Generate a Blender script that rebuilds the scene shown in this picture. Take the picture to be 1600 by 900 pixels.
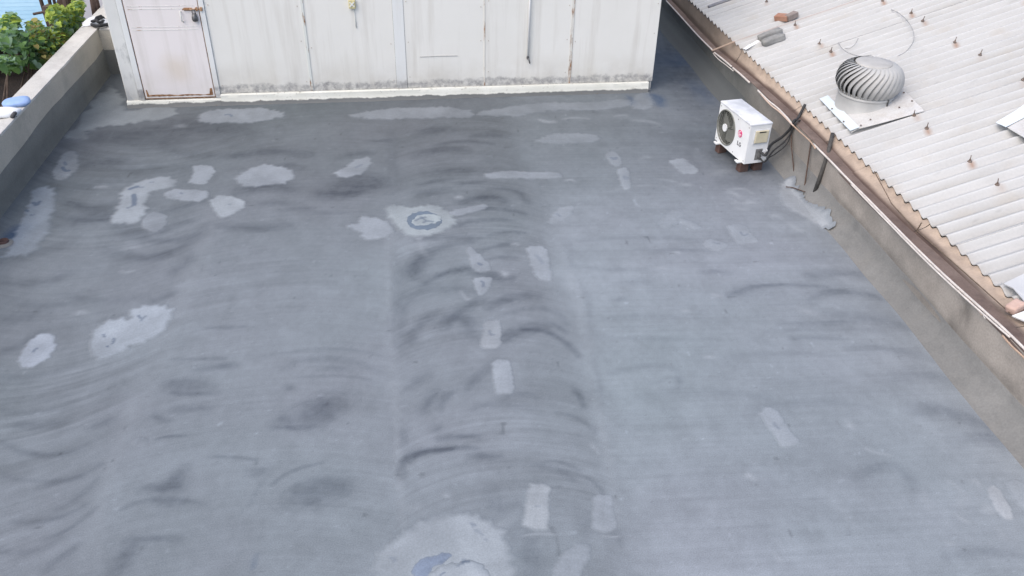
import bpy, bmesh, math, random
import numpy as np
from mathutils import Vector, Matrix
from mathutils.geometry import delaunay_2d_cdt
random.seed(7); np.random.seed(7)
for o in list(bpy.data.objects): bpy.data.objects.remove(o)
S = bpy.context.scene
COL = S.collection
rad = math.radians

# ------------------------------------------------------------------ camera
CAM_H = 4.4
FPX = 1306.83                       # focal length in pixels of the 1600 px wide photograph
PI_, RO, YA = rad(34.6087), rad(1.2743), rad(7.388)
_f = np.array([math.sin(YA)*math.cos(PI_), math.cos(YA)*math.cos(PI_), -math.sin(PI_)])
_r = np.array([math.cos(YA), -math.sin(YA), 0.0]); _u = np.cross(_r, _f)
CR = math.cos(RO)*_r + math.sin(RO)*_u; CU = -math.sin(RO)*_r + math.cos(RO)*_u; CF = _f
cd = bpy.data.cameras.new('camera'); cam = bpy.data.objects.new('camera', cd); COL.objects.link(cam)
cd.sensor_width = 36; cd.lens = FPX/1600*36; cd.clip_start = .05; cd.clip_end = 3000
cam.matrix_world = Matrix(((CR[0], CU[0], -CF[0], 0), (CR[1], CU[1], -CF[1], 0), (CR[2], CU[2], -CF[2], CAM_H), (0, 0, 0, 1)))
S.camera = cam

# ------------------------------------------------------------------ sky and sun
SUN_EL, SUN_AZ = rad(55), rad(232)          # azimuth clockwise from +Y: high on the left
w = bpy.data.worlds.new('World'); S.world = w; w.use_nodes = True
nt = w.node_tree; nt.nodes.clear()
sky = nt.nodes.new('ShaderNodeTexSky'); sky.sky_type = 'NISHITA'; sky.sun_disc = False
sky.sun_elevation = SUN_EL; sky.sun_rotation = SUN_AZ; sky.air_density = 1.0; sky.dust_density = 3.0; sky.ozone_density = 1.0
bg = nt.nodes.new('ShaderNodeBackground'); bg.inputs['Strength'].default_value = 0.15
ow = nt.nodes.new('ShaderNodeOutputWorld')
nt.links.new(sky.outputs[0], bg.inputs[0]); nt.links.new(bg.outputs[0], ow.inputs[0])
sd = bpy.data.lights.new('sun', 'SUN'); sun = bpy.data.objects.new('sun', sd); COL.objects.link(sun)
sd.energy = 1.5; sd.angle = rad(80); sd.color = (1.0, .93, .84)
sv = Vector((math.cos(SUN_EL)*math.sin(SUN_AZ), math.cos(SUN_EL)*math.cos(SUN_AZ), math.sin(SUN_EL)))
sun.rotation_euler = (-sv).to_track_quat('-Z', 'Y').to_euler(); sun.location = (0, 0, 30)
S.view_settings.view_transform = 'Standard'; S.view_settings.look = 'None'
S.view_settings.exposure = 0.68; S.view_settings.gamma = 1
S.cycles.max_bounces = 6

# ------------------------------------------------------------------ pixel <-> world helpers (survey of the photograph)
def ray(px, py): return (px-800)/FPX*CR - (py-450)/FPX*CU + CF
O = np.array([0, 0, CAM_H])
def at(px, py, x=None, y=None, z=None):
    d = ray(px, py)
    i, v = (0, x) if x is not None else (1, y) if y is not None else (2, z)
    return O + (v-O[i])/d[i]*d
ROOF_T = math.tan(rad(17.5)); EZ = .62
def on_roof(px, py, lift=0.0):
    d = ray(px, py); t = (EZ+lift-4.56*ROOF_T-CAM_H)/(d[2]-d[0]*ROOF_T)
    return O + t*d
def eave_x(y): return 4.51 + (12.2-y)*.0195

# ------------------------------------------------------------------ noise in numpy
def _hash(i, j, s):
    n = (i.astype(np.int64)*374761393 + j.astype(np.int64)*668265263 + s*982451653) & 0x7fffffff
    n = ((n ^ (n >> 13))*1274126177) & 0x7fffffff
    n = (n ^ (n >> 16)) & 0xffff
    return n/65535.0
def vnoise(x, y, s=0):
    xi = np.floor(x); yi = np.floor(y); fx = x-xi; fy = y-yi
    fx = fx*fx*(3-2*fx); fy = fy*fy*(3-2*fy)
    a = _hash(xi, yi, s); b = _hash(xi+1, yi, s); c = _hash(xi, yi+1, s); d = _hash(xi+1, yi+1, s)
    return (a*(1-fx)+b*fx)*(1-fy) + (c*(1-fx)+d*fx)*fy
def fbm(x, y, s=0, n=4):
    t = 0; a = .5; k = 0
    for o in range(n):
        t = t + a*vnoise(x*2**o, y*2**o, s+o*17); k += a; a *= .5
    return t/k
def sstep(a, b, x):
    t = np.clip((x-a)/(b-a), 0, 1); return t*t*(3-2*t)

# ------------------------------------------------------------------ mesh helpers
class MB:
    def __init__(s): s.v = []; s.f = []; s.mi = []
    def add(s, vs, fs, m=0):
        b = len(s.v); s.v += [tuple(map(float, p)) for p in vs]
        for f in fs: s.f.append(tuple(b+i for i in f)); s.mi.append(m)
        return s
    def box(s, c, d, R=None, m=0, bev=0.0):
        hx, hy, hz = d[0]/2, d[1]/2, d[2]/2
        if bev > 0:
            bm = bmesh.new(); bmesh.ops.create_cube(bm, size=1)
            for v in bm.verts: v.co = Vector((v.co.x*d[0], v.co.y*d[1], v.co.z*d[2]))
            bmesh.ops.bevel(bm, geom=list(bm.edges), offset=bev, segments=2, affect='EDGES', profile=.5)
            bm.verts.index_update()
            vs = [v.co.copy() for v in bm.verts]; fs = [[v.index for v in f.verts] for f in bm.faces]; bm.free()
        else:
            vs = [Vector(p) for p in ((-hx,-hy,-hz),(hx,-hy,-hz),(hx,hy,-hz),(-hx,hy,-hz),(-hx,-hy,hz),(hx,-hy,hz),(hx,hy,hz),(-hx,hy,hz))]
            fs = [(0,3,2,1),(4,5,6,7),(0,1,5,4),(1,2,6,5),(2,3,7,6),(3,0,4,7)]
        if R is not None: vs = [R @ v for v in vs]
        c = Vector(c); return s.add([v+c for v in vs], fs, m)
    def tube(s, pts, r, n=8, m=0, cap=True):
        pts = [Vector(p) for p in pts]; rs = r if isinstance(r, (list, tuple)) else [r]*len(pts)
        vs = []; fs = []; up = None
        for i, p in enumerate(pts):
            t = (pts[min(i+1, len(pts)-1)]-pts[max(i-1, 0)])
            if t.length < 1e-9: t = Vector((0, 0, 1))
            t.normalize()
            if up is None: up = Vector((0, 0, 1)) if abs(t.z) < .9 else Vector((1, 0, 0))
            a = t.cross(up).normalized(); b = a.cross(t).normalized(); up = b
            for k in range(n):
                an = 2*math.pi*k/n; vs.append(p+(a*math.cos(an)+b*math.sin(an))*rs[i])
        for i in range(len(pts)-1):
            for k in range(n):
                k2 = (k+1) % n; fs.append((i*n+k, i*n+k2, (i+1)*n+k2, (i+1)*n+k))
        if cap: fs.append(tuple(range(n))[::-1]); fs.append(tuple((len(pts)-1)*n+k for k in range(n)))
        return s.add(vs, fs, m)
    def lathe(s, prof, c, n=32, m=0, cap=False):
        vs = []; fs = []; c = Vector(c)
        for (r, z) in prof:
            for k in range(n):
                a = 2*math.pi*k/n; vs.append(c+Vector((r*math.cos(a), r*math.sin(a), z)))
        for i in range(len(prof)-1):
            for k in range(n):
                k2 = (k+1) % n; fs.append((i*n+k, i*n+k2, (i+1)*n+k2, (i+1)*n+k))
        if cap: fs.append(tuple((len(prof)-1)*n+k for k in range(n)))
        return s.add(vs, fs, m)
    def prism(s, poly, d, m=0):
        n = len(poly); d = Vector(d); a = [Vector(p) for p in poly]; b = [p+d for p in a]
        return s.add(a+b, [tuple(range(n))[::-1], tuple(range(n, 2*n))]+[(i, (i+1) % n, n+(i+1) % n, n+i) for i in range(n)], m)

def offs(p):
    v = Vector((0, 0, 0))
    while p is not None: v += p.location; p = p.parent
    return v
def mesh_from(name, vs, fs, mats, mi=None, smooth=False):
    me = bpy.data.meshes.new(name); me.from_pydata(vs, [], fs)
    for m in (mats if isinstance(mats, (list, tuple)) else [mats]): me.materials.append(m)
    if mi is not None and len(set(mi)) > 1: me.polygons.foreach_set('material_index', mi)
    if smooth:
        me.polygons.foreach_set('use_smooth', [True]*len(me.polygons))
    me.update(); return me
def obj(name, mb, mat, parent=None, smooth=False, local=False, label=None, kind=None, fix=False):
    off = Vector((0, 0, 0)) if (local or parent is None) else offs(parent)
    vs = [(p[0]-off.x, p[1]-off.y, p[2]-off.z) for p in mb.v]
    me = mesh_from(name, vs, mb.f, mat, mb.mi, smooth)
    if fix:
        bm = bmesh.new(); bm.from_mesh(me); bmesh.ops.recalc_face_normals(bm, faces=bm.faces); bm.to_mesh(me); bm.free()
    if smooth == 'auto':
        me.set_sharp_from_angle(angle=rad(40))
    o = bpy.data.objects.new(name, me); COL.objects.link(o)
    if parent: o.parent = parent
    if label: o['label'] = label
    if kind: o['kind'] = kind
    return o
def thing(name, label, cat, loc=(0, 0, 0), rz=0.0, group=None):
    o = bpy.data.objects.new(name, None); COL.objects.link(o); o.empty_display_size = .1
    o.location = loc; o.rotation_euler = (0, 0, rz); o['label'] = label; o['category'] = cat
    if group: o['group'] = group
    return o
def solo(name, mb, mat, label, cat, group=None, smooth=False, fix=False):
    """a thing that is one mesh, its origin moved to its base"""
    a = np.array(mb.v); c = Vector((a[:, 0].mean(), a[:, 1].mean(), a[:, 2].min()))
    mb.v = [(p[0]-c.x, p[1]-c.y, p[2]-c.z) for p in mb.v]
    o = obj(name, mb, mat, None, smooth, fix=fix); o.location = c
    o['label'] = label; o['category'] = cat
    if group: o['group'] = group
    return o
def struct(name, mb, mat, smooth=False):
    o = obj(name, mb, mat, None, smooth); o['kind'] = 'structure'; return o
def set_col(me, name, arr):
    a = me.color_attributes.new(name, 'FLOAT_COLOR', 'POINT')
    d = np.ones((len(me.vertices), 4), np.float32); d[:, :3] = arr; a.data.foreach_set('color', d.ravel())
def set_f(me, name, arr):
    a = me.attributes.new(name, 'FLOAT', 'POINT'); a.data.foreach_set('value', np.asarray(arr, np.float32))

# ------------------------------------------------------------------ materials
def M(name, rough=.6, metal=0.0, spec=.4):
    m = bpy.data.materials.new(name); m.use_nodes = True
    b = m.node_tree.nodes['Principled BSDF']
    b.inputs['Roughness'].default_value = rough; b.inputs['Metallic'].default_value = metal
    b.inputs['Specular IOR Level'].default_value = spec
    return m, m.node_tree, b
class N:
    def __init__(s, nt): s.nt = nt; s.tc = None
    def node(s, t, **k):
        n = s.nt.nodes.new(t)
        for a, v in k.items(): setattr(n, a, v)
        return n
    def link(s, a, b): s.nt.links.new(a, b)
    def coord(s, sc=(1, 1, 1), loc=(0, 0, 0)):
        if s.tc is None: s.tc = s.node('ShaderNodeTexCoord')
        mp = s.node('ShaderNodeMapping'); mp.inputs['Scale'].default_value = sc; mp.inputs['Location'].default_value = loc
        s.link(s.tc.outputs['Object'], mp.inputs[0]); return mp.outputs[0]
    def noise(s, sc, detail=4, rough=.55, vec=None, aniso=(1, 1, 1), loc=(0, 0, 0)):
        n = s.node('ShaderNodeTexNoise'); n.inputs['Scale'].default_value = sc; n.inputs['Detail'].default_value = detail; n.inputs['Roughness'].default_value = rough
        s.link(vec if vec is not None else s.coord(aniso, loc), n.inputs['Vector']); return n.outputs['Fac']
    def ramp(s, fac, stops):
        r = s.node('ShaderNodeValToRGB'); e = r.color_ramp.elements
        while len(e) < len(stops): e.new(.5)
        for el, (p, c) in zip(e, stops):
            el.position = p; el.color = (*c, 1) if isinstance(c, tuple) else (c, c, c, 1)
        s.link(fac, r.inputs[0]); return r.outputs[0]
    def mix(s, fac, a, b, mode='MIX'):
        m = s.node('ShaderNodeMix', data_type='RGBA', blend_type=mode)
        for sock, v in ((m.inputs[0], fac), (m.inputs[6], a), (m.inputs[7], b)):
            if isinstance(v, tuple): sock.default_value = (*v, 1)
            elif isinstance(v, (int, float)): sock.default_value = v
            else: s.link(v, sock)
        return m.outputs[2]
    def math(s, op, a, b=0.0):
        m = s.node('ShaderNodeMath', operation=op)
        for sock, v in ((m.inputs[0], a), (m.inputs[1], b)):
            if isinstance(v, (int, float)): sock.default_value = v
            else: s.link(v, sock)
        return m.outputs[0]
    def xyz(s, which):
        if s.tc is None: s.tc = s.node('ShaderNodeTexCoord')
        n = s.node('ShaderNodeSeparateXYZ'); s.link(s.tc.outputs['Object'], n.inputs[0]); return n.outputs[which]
    def mrange(s, v, a, b, c=0.0, d=1.0):
        n = s.node('ShaderNodeMapRange'); n.interpolation_type = 'SMOOTHSTEP'
        s.link(v, n.inputs[0])
        for i, q in zip((1, 2, 3, 4), (a, b, c, d)): n.inputs[i].default_value = q
        return n.outputs[0]
    def bump(s, h, b, strength=.3, dist=.01):
        n = s.node('ShaderNodeBump'); n.inputs['Strength'].default_value = strength; n.inputs['Distance'].default_value = dist
        s.link(h, n.inputs['Height']); s.link(n.outputs[0], b.inputs['Normal'])

def mottled(name, c1, c2, scale=6, rough=.6, bump=.15, metal=0.0, spec=.35, detail=5, dark=None, dist=.006):
    m, t, b = M(name, rough, metal, spec); n = N(t)
    f = n.noise(scale, detail)
    c = n.ramp(f, [(.32, c1), (.68, c2)])
    if dark:
        c = n.mix(n.ramp(n.noise(scale*.35, 6, .65, loc=(3, 1, 7)), [(.5, 0.0), (.72, 1.0)]), c, dark)
    n.link(c, b.inputs['Base Color'])
    if bump: n.bump(n.noise(scale*9, 3), b, bump, dist)
    return m

def painted_attr(name, rough, spec, grain=110, gamt=.19, streak=True, bump=.25):
    """surface whose worn colour is stored per vertex; fine grain and brush lines come from nodes"""
    m, t, b = M(name, rough, 0, spec); n = N(t)
    at_ = n.node('ShaderNodeAttribute', attribute_name='tint')
    g = n.noise(grain, 3, .6)
    c = n.mix(1.0, at_.outputs['Color'], n.ramp(g, [(.25, 1-gamt), (.75, 1+gamt)]), 'MULTIPLY')
    h = g
    if streak:
        fl = n.node('ShaderNodeAttribute', attribute_name='flow')
        cx = n.node('ShaderNodeCombineXYZ'); n.link(n.math('MULTIPLY', n.xyz(0), .9), cx.inputs[0]); n.link(n.math('MULTIPLY', fl.outputs['Fac'], 26.0), cx.inputs[1])
        sn = n.noise(1.0, 5, .6, vec=cx.outputs[0])
        c = n.mix(1.0, c, n.ramp(sn, [(.3, .95), (.7, 1.045)]), 'MULTIPLY')
        h = n.math('ADD', n.math('MULTIPLY', sn, 1.4), n.math('MULTIPLY', g, .5))
    n.link(c, b.inputs['Base Color'])
    rr = n.mrange(n.noise(2.2, 4), .3, .7, rough-.07, rough+.08); n.link(rr, b.inputs['Roughness'])
    n.bump(h, b, bump, .004)
    return m

# ------------------------------------------------------------------ rooftop floor: colour survey of the trowelled cement coat
XL, XR = -4.31, 4.24                # foot of the left parapet, foot of the right fillet
BASE = np.array([.174, .196, .216])
# dark swept strokes and broader dark areas: pixel polyline (quadratic through three points), half width in pixels, strength
DARK = [
 ((375,243),(430,237),(478,242),6,.6),((402,268),(440,259),(470,262),4,.4),((378,299),(420,291),(455,297),7,.75),((345,353),(400,356),(448,352),6,.6),((440,328),(465,326),(490,325),2.5,.4),
 ((512,304),(555,297),(585,288),8,.8),((525,290),(560,280),(590,284),9,.65),((500,301),(525,303),(555,303),5,.6),((532,246),(560,240),(580,240),4,.5),((405,320),(430,317),(458,319),4,.35),
 ((575,221),(597,220),(618,217),2.5,.45),((470,331),(520,333),(560,331),2.5,.25),((135,217),(270,205),(400,212),14,.38),((230,205),(300,196),(370,200),12,.4),((160,217),(215,222),(270,220),8,.4),
 ((135,240),(200,262),(290,262),9,.3),((255,225),(290,240),(380,243),5,.35),((120,262),(150,256),(200,250),6,.4),((80,330),(140,342),(225,325),6,.5),((85,300),(130,322),(180,318),6,.4),((85,285),(130,292),(178,282),8,.35),
 ((205,398),(250,400),(315,368),6,.45),((225,374),(285,374),(322,352),4.5,.5),((272,424),(290,412),(302,396),6,.45),((230,470),(250,466),(272,458),5,.45),((180,345),(205,362),(240,365),9,.4),
 ((0,440),(60,442),(105,428),6,.42),((0,498),(30,497),(55,490),9,.4),((0,549),(30,540),(62,520),6,.5),((235,338),(290,322),(328,312),4,.45),((160,385),(200,402),(260,398),5,.3),((250,365),(275,352),(300,345),4,.4),
 ((0,405),(60,395),(110,378),7,.35),((60,350),(100,352),(150,345),8,.35),((100,460),(160,470),(230,462),5,.25),((20,470),(70,478),(120,470),5,.3),((0,585),(40,590),(110,575),7,.25),((110,318),(150,330),(190,322),5,.4),
 ((0,690),(70,712),(138,694),4,.55),((28,664),(60,665),(98,661),6,.5),((142,667),(155,664),(172,656),5.5,.45),((60,762),(120,745),(156,726),4,.35),((88,796),(125,775),(152,748),4.5,.45),
 ((20,815),(80,812),(132,790),5,.45),((72,842),(110,825),(152,792),3.5,.4),((65,893),(95,872),(122,852),7,.45),((0,742),(60,752),(130,745),3.5,.3),((0,640),(50,645),(110,632),4,.25),((0,860),(50,862),(100,840),5,.3),
 ((240,650),(250,655),(262,658),4.5,.5),((268,606),(295,606),(325,607),9,.45),((262,598),(290,595),(312,596),6,.35),((268,614),(300,616),(340,615),3.5,.5),((272,640),(300,638),(328,638),6,.4),((312,578),(345,573),(364,572),6,.55),((272,561),(310,561),(352,560),2.5,.45),
 ((322,512),(350,512),(385,510),3,.4),((470,652),(500,638),(522,626),17,.68),((490,652),(505,648),(515,640),16,.55),((425,668),(455,668),(485,667),4,.65),((430,658),(440,655),(452,660),6,.4),
 ((465,778),(500,772),(530,764),17,.6),((470,765),(500,752),(535,756),10,.55),((397,735),(404,737),(414,734),9,.45),((425,758),(455,737),(502,724),3.5,.5),((328,714),(360,714),(400,718),3,.5),((242,687),(265,682),(292,681),2.2,.6),
 ((258,764),(275,748),(290,730),10,.6),((224,763),(250,762),(285,760),7,.55),((178,898),(192,875),(206,856),13,.6),((198,846),(235,841),(280,843),6,.5),((190,796),(250,780),(320,788),4,.4),((245,784),(262,786),(285,785),7,.4),((390,788),(400,770),(412,750),4,.3),
 ((400,560),(520,545),(610,562),3,.22),((445,572),(520,560),(600,585),5,.3),((470,590),(540,588),(590,598),3,.3),((448,605),(452,606),(458,606),5,.5),((500,578),(520,575),(545,578),5,.3),
 ((655,210),(680,203),(700,204),6,.55),((738,213),(765,211),(795,213),4.5,.5),((655,243),(690,233),(725,235),5,.65),((685,226),(725,221),(770,225),2.5,.5),((672,271),(705,267),(742,267),4.5,.55),((657,289),(680,283),(702,280),3,.55),
 ((718,288),(735,286),(758,284),3,.5),((655,303),(672,301),(695,296),5.5,.6),((768,296),(805,299),(824,318),3.5,.5),((722,317),(760,308),(786,314),5,.8),((700,342),(755,326),(820,334),4,.6),((738,346),(765,343),(795,344),3,.6),
 ((705,356),(718,352),(735,344),4,.5),((652,375),(690,371),(745,372),4.5,.55),((765,368),(790,363),(818,364),3,.45),((648,428),(665,395),(735,378),6,.55),((644,432),(652,415),(672,400),9,.62),((748,392),(780,384),(805,381),4,.5),
 ((758,407),(780,402),(805,403),3,.4),((665,442),(700,426),(745,417),5,.72),((735,427),(770,430),(800,434),5,.6),((762,434),(780,437),(798,435),4,.5),((625,540),(640,465),(745,455),9,.42),((643,532),(652,512),(680,490),5.5,.6),
 ((694,510),(715,490),(748,470),7,.6),((698,500),(715,497),(735,500),7,.55),((768,480),(798,465),(838,462),7,.65),((785,492),(850,482),(885,508),4,.35),((786,530),(815,517),(850,512),9,.7),((818,516),(862,522),(905,556),3.5,.75),((730,500),(734,515),(742,528),8,.45),
 ((858,504),(872,510),(885,522),3.5,.45),((640,607),(650,597),(665,588),6,.45),((663,642),(670,628),(682,615),7,.6),((688,640),(694,625),(708,612),5,.55),((732,605),(745,590),(768,572),7,.5),((788,622),(810,615),(835,620),5,.45),
 ((896,605),(906,620),(912,637),4,.55),((870,645),(905,655),(930,675),3.5,.35),((628,745),(640,712),(705,702),5.5,.72),((690,703),(715,700),(745,700),3.5,.6),((686,687),(715,682),(747,682),5,.62),((735,713),(755,713),(780,713),6,.6),
 ((624,668),(630,680),(634,695),8,.35),((690,705),(660,708),(640,722),4,.5),((835,727),(865,732),(895,748),5,.45),((850,722),(875,722),(905,735),2.5,.5),((682,668),(684,670),(687,672),7,.5),((740,640),(770,632),(830,638),5,.3),((770,770),(775,785),(770,800),12,.35),((880,735),(930,755),(945,790),3,.35),
 ((815,850),(830,870),(835,895),16,.42),((800,835),(812,825),(830,840),8,.3),((640,835),(665,822),(690,812),6,.35),((790,800),(805,790),(818,800),8,.3),((905,800),(915,815),(910,835),10,.25),((968,850),(960,830),(950,838),6,.3),
 ((1140,462),(1200,446),(1290,449),3.5,.5),((1150,458),(1168,452),(1182,448),8,.35),((1265,468),(1320,456),(1392,472),5,.5),((1015,393),(1060,391),(1105,393),3,.3),((905,376),(1000,371),(1100,377),3,.2),((895,415),(950,421),(1010,420),3,.22),((960,443),(1000,440),(1010,441),4,.2),
 ((960,467),(968,468),(975,467),4,.35),((1215,506),(1270,505),(1335,503),3,.35),((1235,529),(1270,528),(1325,530),2.5,.4),((955,583),(1040,572),(1060,602),4,.25),((1335,748),(1390,728),(1430,762),8,.36),((1100,425),(1120,424),(1135,426),4,.35),((935,500),(1000,494),(1090,497),3,.18),
 ((910,525),(1000,528),(1120,530),3,.18),((1000,620),(1100,612),(1200,622),5,.16),((1180,640),(1280,628),(1380,645),6,.18),((1440,640),(1500,650),(1560,690),12,.3),((1280,420),(1380,480),(1460,580),26,.20),((1300,400),(1340,410),(1380,440),14,.3),((1270,432),(1340,428),(1410,452),6,.35),((1300,492),(1370,500),(1450,520),9,.3),((1330,545),(1400,548),(1480,570),6,.3),((1395,590),(1460,588),(1530,610),8,.35),((1430,640),(1500,648),(1575,675),9,.35),((1500,690),(1560,690),(1610,715),10,.4),((1200,520),(1300,512),(1380,520),4,.2),((1130,560),(1230,552),(1330,560),4,.16),((1480,870),(1540,862),(1600,870),8,.3),  # the widest, faint one is a dark band along the right wall foot
 ((880,372),(892,395),(890,420),4,.22),((905,440),(918,470),(922,520),3.5,.22),((925,555),(938,600),(940,640),3.5,.2),((610,205),(613,240),(614,300),5,.25),((618,400),(620,440),(618,470),5,.22),((1020,600),(1055,590),(1060,605),3,.2),
 ((900,150),(960,170),(1010,180),12,.1),((1050,200),(1090,230),(1110,270),20,.25),((1100,170),(1120,200),(1130,240),22,.3),((1058,10),(1072,70),(1100,135),22,.7),((1045,60),(1060,110),(1090,150),16,.45),((1150,290),(1180,270),(1210,262),14,.45),((1120,240),(1135,255),(1150,262),7,.5),  # broad dark areas at the far right and around the air conditioner
]
# pale smears and dried splashes
PALE = [((844,187),(855,190),(866,190),1.8,.5),((880,186),(900,184),(920,186),1.2,.3),((960,182),(975,180),(980,182),1.2,.3),((998,250),(1010,245),(1015,247),2,.2),((1065,288),(1072,289),(1076,288),2.2,.55),((884,282),(892,281),(897,283),1.4,.4),
 ((1030,280),(1045,282),(1056,284),1.5,.3),((1140,300),(1150,304),(1156,307),2.5,.45),((1140,297),(1160,295),(1175,302),2,.3),((1165,318),(1172,316),(1178,318),3,.5),((1153,325),(1160,327),(1168,326),2.2,.4),((1145,318),(1150,316),(1154,317),2,.35),((1168,745),(1171,744),(1176,748),4.5,.55),
 ((1325,660),(1328,664),(1330,668),4,.35),((1052,395),(1058,394),(1062,396),1.8,.45),((1030,418),(1036,418),(1040,420),1.8,.35),((1068,486),(1072,485),(1076,486),1.6,.4),((1102,557),(1110,558),(1115,557),2.4,.55),((1115,460),(1122,462),(1128,462),2,.3),((1255,485),(1265,488),(1272,490),4,.3),
 ((787,425),(789,428),(788,430),3,.75),((800,382),(805,381),(809,382),1.6,.6),((714,309),(717,308),(720,309),2.2,.5),((651,372),(655,373),(658,372),1.6,.45),((695,773),(698,775),(700,776),3,.6),((640,795),(650,792),(655,800),6,.22),((920,695),(926,697),(935,708),2,.35),
 ((118,490),(125,488),(134,489),3,.4),((190,424),(200,425),(208,423),2,.35),((152,292),(158,292),(164,292),2,.45),((276,198),(280,197),(288,197),2.4,.3),((200,388),(210,386),(215,388),3,.3),((1235,350),(1245,358),(1252,360),2.5,.4),((1205,338),(1212,337),(1220,340),2.2,.4),
 ((1352,700),(1365,706),(1392,712),2,.4),((1495,805),(1502,810),(1512,816),3,.45),((1480,752),(1492,758),(1500,768),2.5,.3),((1505,770),(1506,778),(1500,790),6,.25),((1440,770),(1448,790),(1455,792),5,.2),((1520,752),(1525,752),(1530,760),3,.4),((1540,797),(1545,793),(1550,800),5,.5),
 ((1565,830),(1568,836),(1570,838),5,.3),((1480,848),(1484,850),(1490,849),3,.35),((1210,865),(1216,872),(1222,880),4,.25),((815,838),(840,834),(868,836),1.6,.45),((940,837),(955,839),(968,838),1.6,.45),((760,838),(780,820),(800,815),4,.15),
 ((612,330),(606,420),(612,600),4,.14),((616,600),(622,720),(628,820),5,.18),((880,400),(905,480),(925,600),6,.14),((930,620),(950,720),(965,820),6,.16),((330,330),(290,450),(210,640),9,.12),((205,640),(160,780),(140,880),10,.12),((655,375),(660,390),(668,400),3,.2),
 ((720,455),(728,466),(735,466),1.6,.4),((1140,265),(1120,270),(1110,275),3,.15),((1010,160),(1030,170),(1060,185),8,.1),((990,188),(1015,190),(1030,195),2,.25),((1290,770),(1320,800),(1340,830),8,.1),((950,300),(1010,290),(1050,296),2,.14)]
BLUE = [((1035,88),(1060,92),(1080,100),9,.3),((1045,100),(1068,98),(1085,95),6,.3),((1018,150),(1026,152),(1032,164),3.5,.8),((980,150),(986,155),(988,163),2.2,.5),((8,378),(20,370),(30,358),7,.95),((24,362),(34,356),(42,355),5,.6),((395,888),(397,880),(400,868),3.5,.35),((1080,128),(1098,145),(1110,160),6,.35),
        ((1090,60),(1085,80),(1080,95),8,.2),((735,875),(745,885),(760,890),6,.12)]
# holes and nail marks inside the repair patches
MARK = [((98,262),(102,267),(108,267),1.7,.8),((101,254),(102,256),(103,258),1.6,.6),((53,317),(57,321),(62,316),2,.8),((41,328),(43,330),(44,331),1.5,.8),((48,336),(50,337),(53,336),1.3,.6),((203,296),(208,294),(214,292),2.2,.8),((209,305),(210,312),(210,320),2.6,.8),((200,325),(204,324),(207,322),1.6,.6),
 ((218,293),(221,293),(224,293),1.4,.5),((235,285),(238,285),(240,285),1.4,.5),((282,302),(283,302),(285,303),1.2,.5),((357,320),(358,320),(360,320),1.2,.35),((748,412),(750,414),(752,414),2,.55),((752,440),(755,442),(755,448),2,.5),((765,518),(767,523),(772,523),2,.4),((52,550),(55,547),(58,545),2,.65),
 ((162,524),(163,526),(163,527),2,.7),((168,542),(169,542),(170,543),1.4,.8),((175,538),(177,536),(178,530),1.6,.7),((217,494),(218,496),(219,497),1.8,.7),((221,502),(222,500),(223,497),1.5,.6),((226,496),(227,495),(228,494),1.4,.6),((956,247),(960,249),(962,247),2,.45),((976,276),(978,280),(980,278),2,.3),
 ((1157,363),(1162,368),(1168,366),1.5,.4),((838,400),(843,405),(848,412),2.5,.25),((1210,662),(1214,668),(1218,670),2.5,.3),((838,792),(842,791),(846,792),1.5,.3),((556,262),(560,260),(565,258),1.6,.35),((737,820),(741,822),(745,820),2.5,.5),((742,828),(752,835),(762,845),1.6,.35),((612,872),(614,874),(616,875),3,.35),
 ((722,879),(727,878),(731,879),3.2,.8),((715,885),(720,882),(724,881),2,.5),((690,878),(696,876),(702,875),1.6,.6),((875,338),(872,336),(870,334),1.6,.3),((650,346),(656,343),(664,341),1.8,.6),((662,349),(668,347),(676,348),1.6,.6),((657,340),(660,342),(665,346),1.4,.5),((352,180),(358,179),(362,182),1.3,.6),((1115,379),(1120,381),(1124,381),1.5,.3)]

def bez(a, m, b, n=14):
    a, m, b = map(lambda q: np.array(q, float), (a, m, b)); c = 2*m-(a+b)/2
    t = np.linspace(0, 1, n)[:, None]; return (1-t)**2*a + 2*t*(1-t)*c + t*t*b
def stroke_world(s, plane):
    P = bez(*s[:3]); w = s[3]; pts = np.array([plane(*p) for p in P])
    mid = P[len(P)//2]; ww = np.linalg.norm(plane(mid[0], mid[1]+w)-plane(mid[0], mid[1]-w))/2
    return pts, ww
def stroke_field(X, Y, s, plane, hard=False):
    """indices near the stroke and its strength there"""
    pts, ww = stroke_world(s, plane)
    R = ww*2.4
    idx = np.nonzero((X > pts[:, 0].min()-R) & (X < pts[:, 0].max()+R) & (Y > pts[:, 1].min()-R) & (Y < pts[:, 1].max()+R))[0]
    if len(idx) == 0: return idx, None
    x = X[idx]; y = Y[idx]; best = np.full(len(idx), 1e9); bt = np.zeros(len(idx)); n = len(pts)-1
    for i in range(n):
        a = pts[i]; d = pts[i+1]-a; L = max((d*d).sum(), 1e-12)
        t = np.clip(((x-a[0])*d[0]+(y-a[1])*d[1])/L, 0, 1)
        q = (x-a[0]-t*d[0])**2+(y-a[1]-t*d[1])**2
        k = q < best; best[k] = q[k]; bt[k] = (i+t[k])/n
    d = np.sqrt(best)/ww
    if hard: return idx, s[4]*(1-sstep(.6, 1.25, d))
    seed = int(s[0][0]*7+s[0][1])
    nz = .55*fbm(bt*5+seed, d*2.5+seed, 5, 3)+.45*fbm(bt*3+seed, d*9+seed, 9, 2)
    e = d*(1.25-.7*nz)
    taper = .55+.45*np.sin(np.pi*np.clip(bt, 0.02, .98))**.6
    g_ = fbm(x*14, y*11, 6, 3); return idx, s[4]*np.exp(-e*e*1.1)*taper*(.50+.75*nz)*(.62+.76*g_)
def fl(px, py): return at(px, py, z=0.0)[:2]

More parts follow.
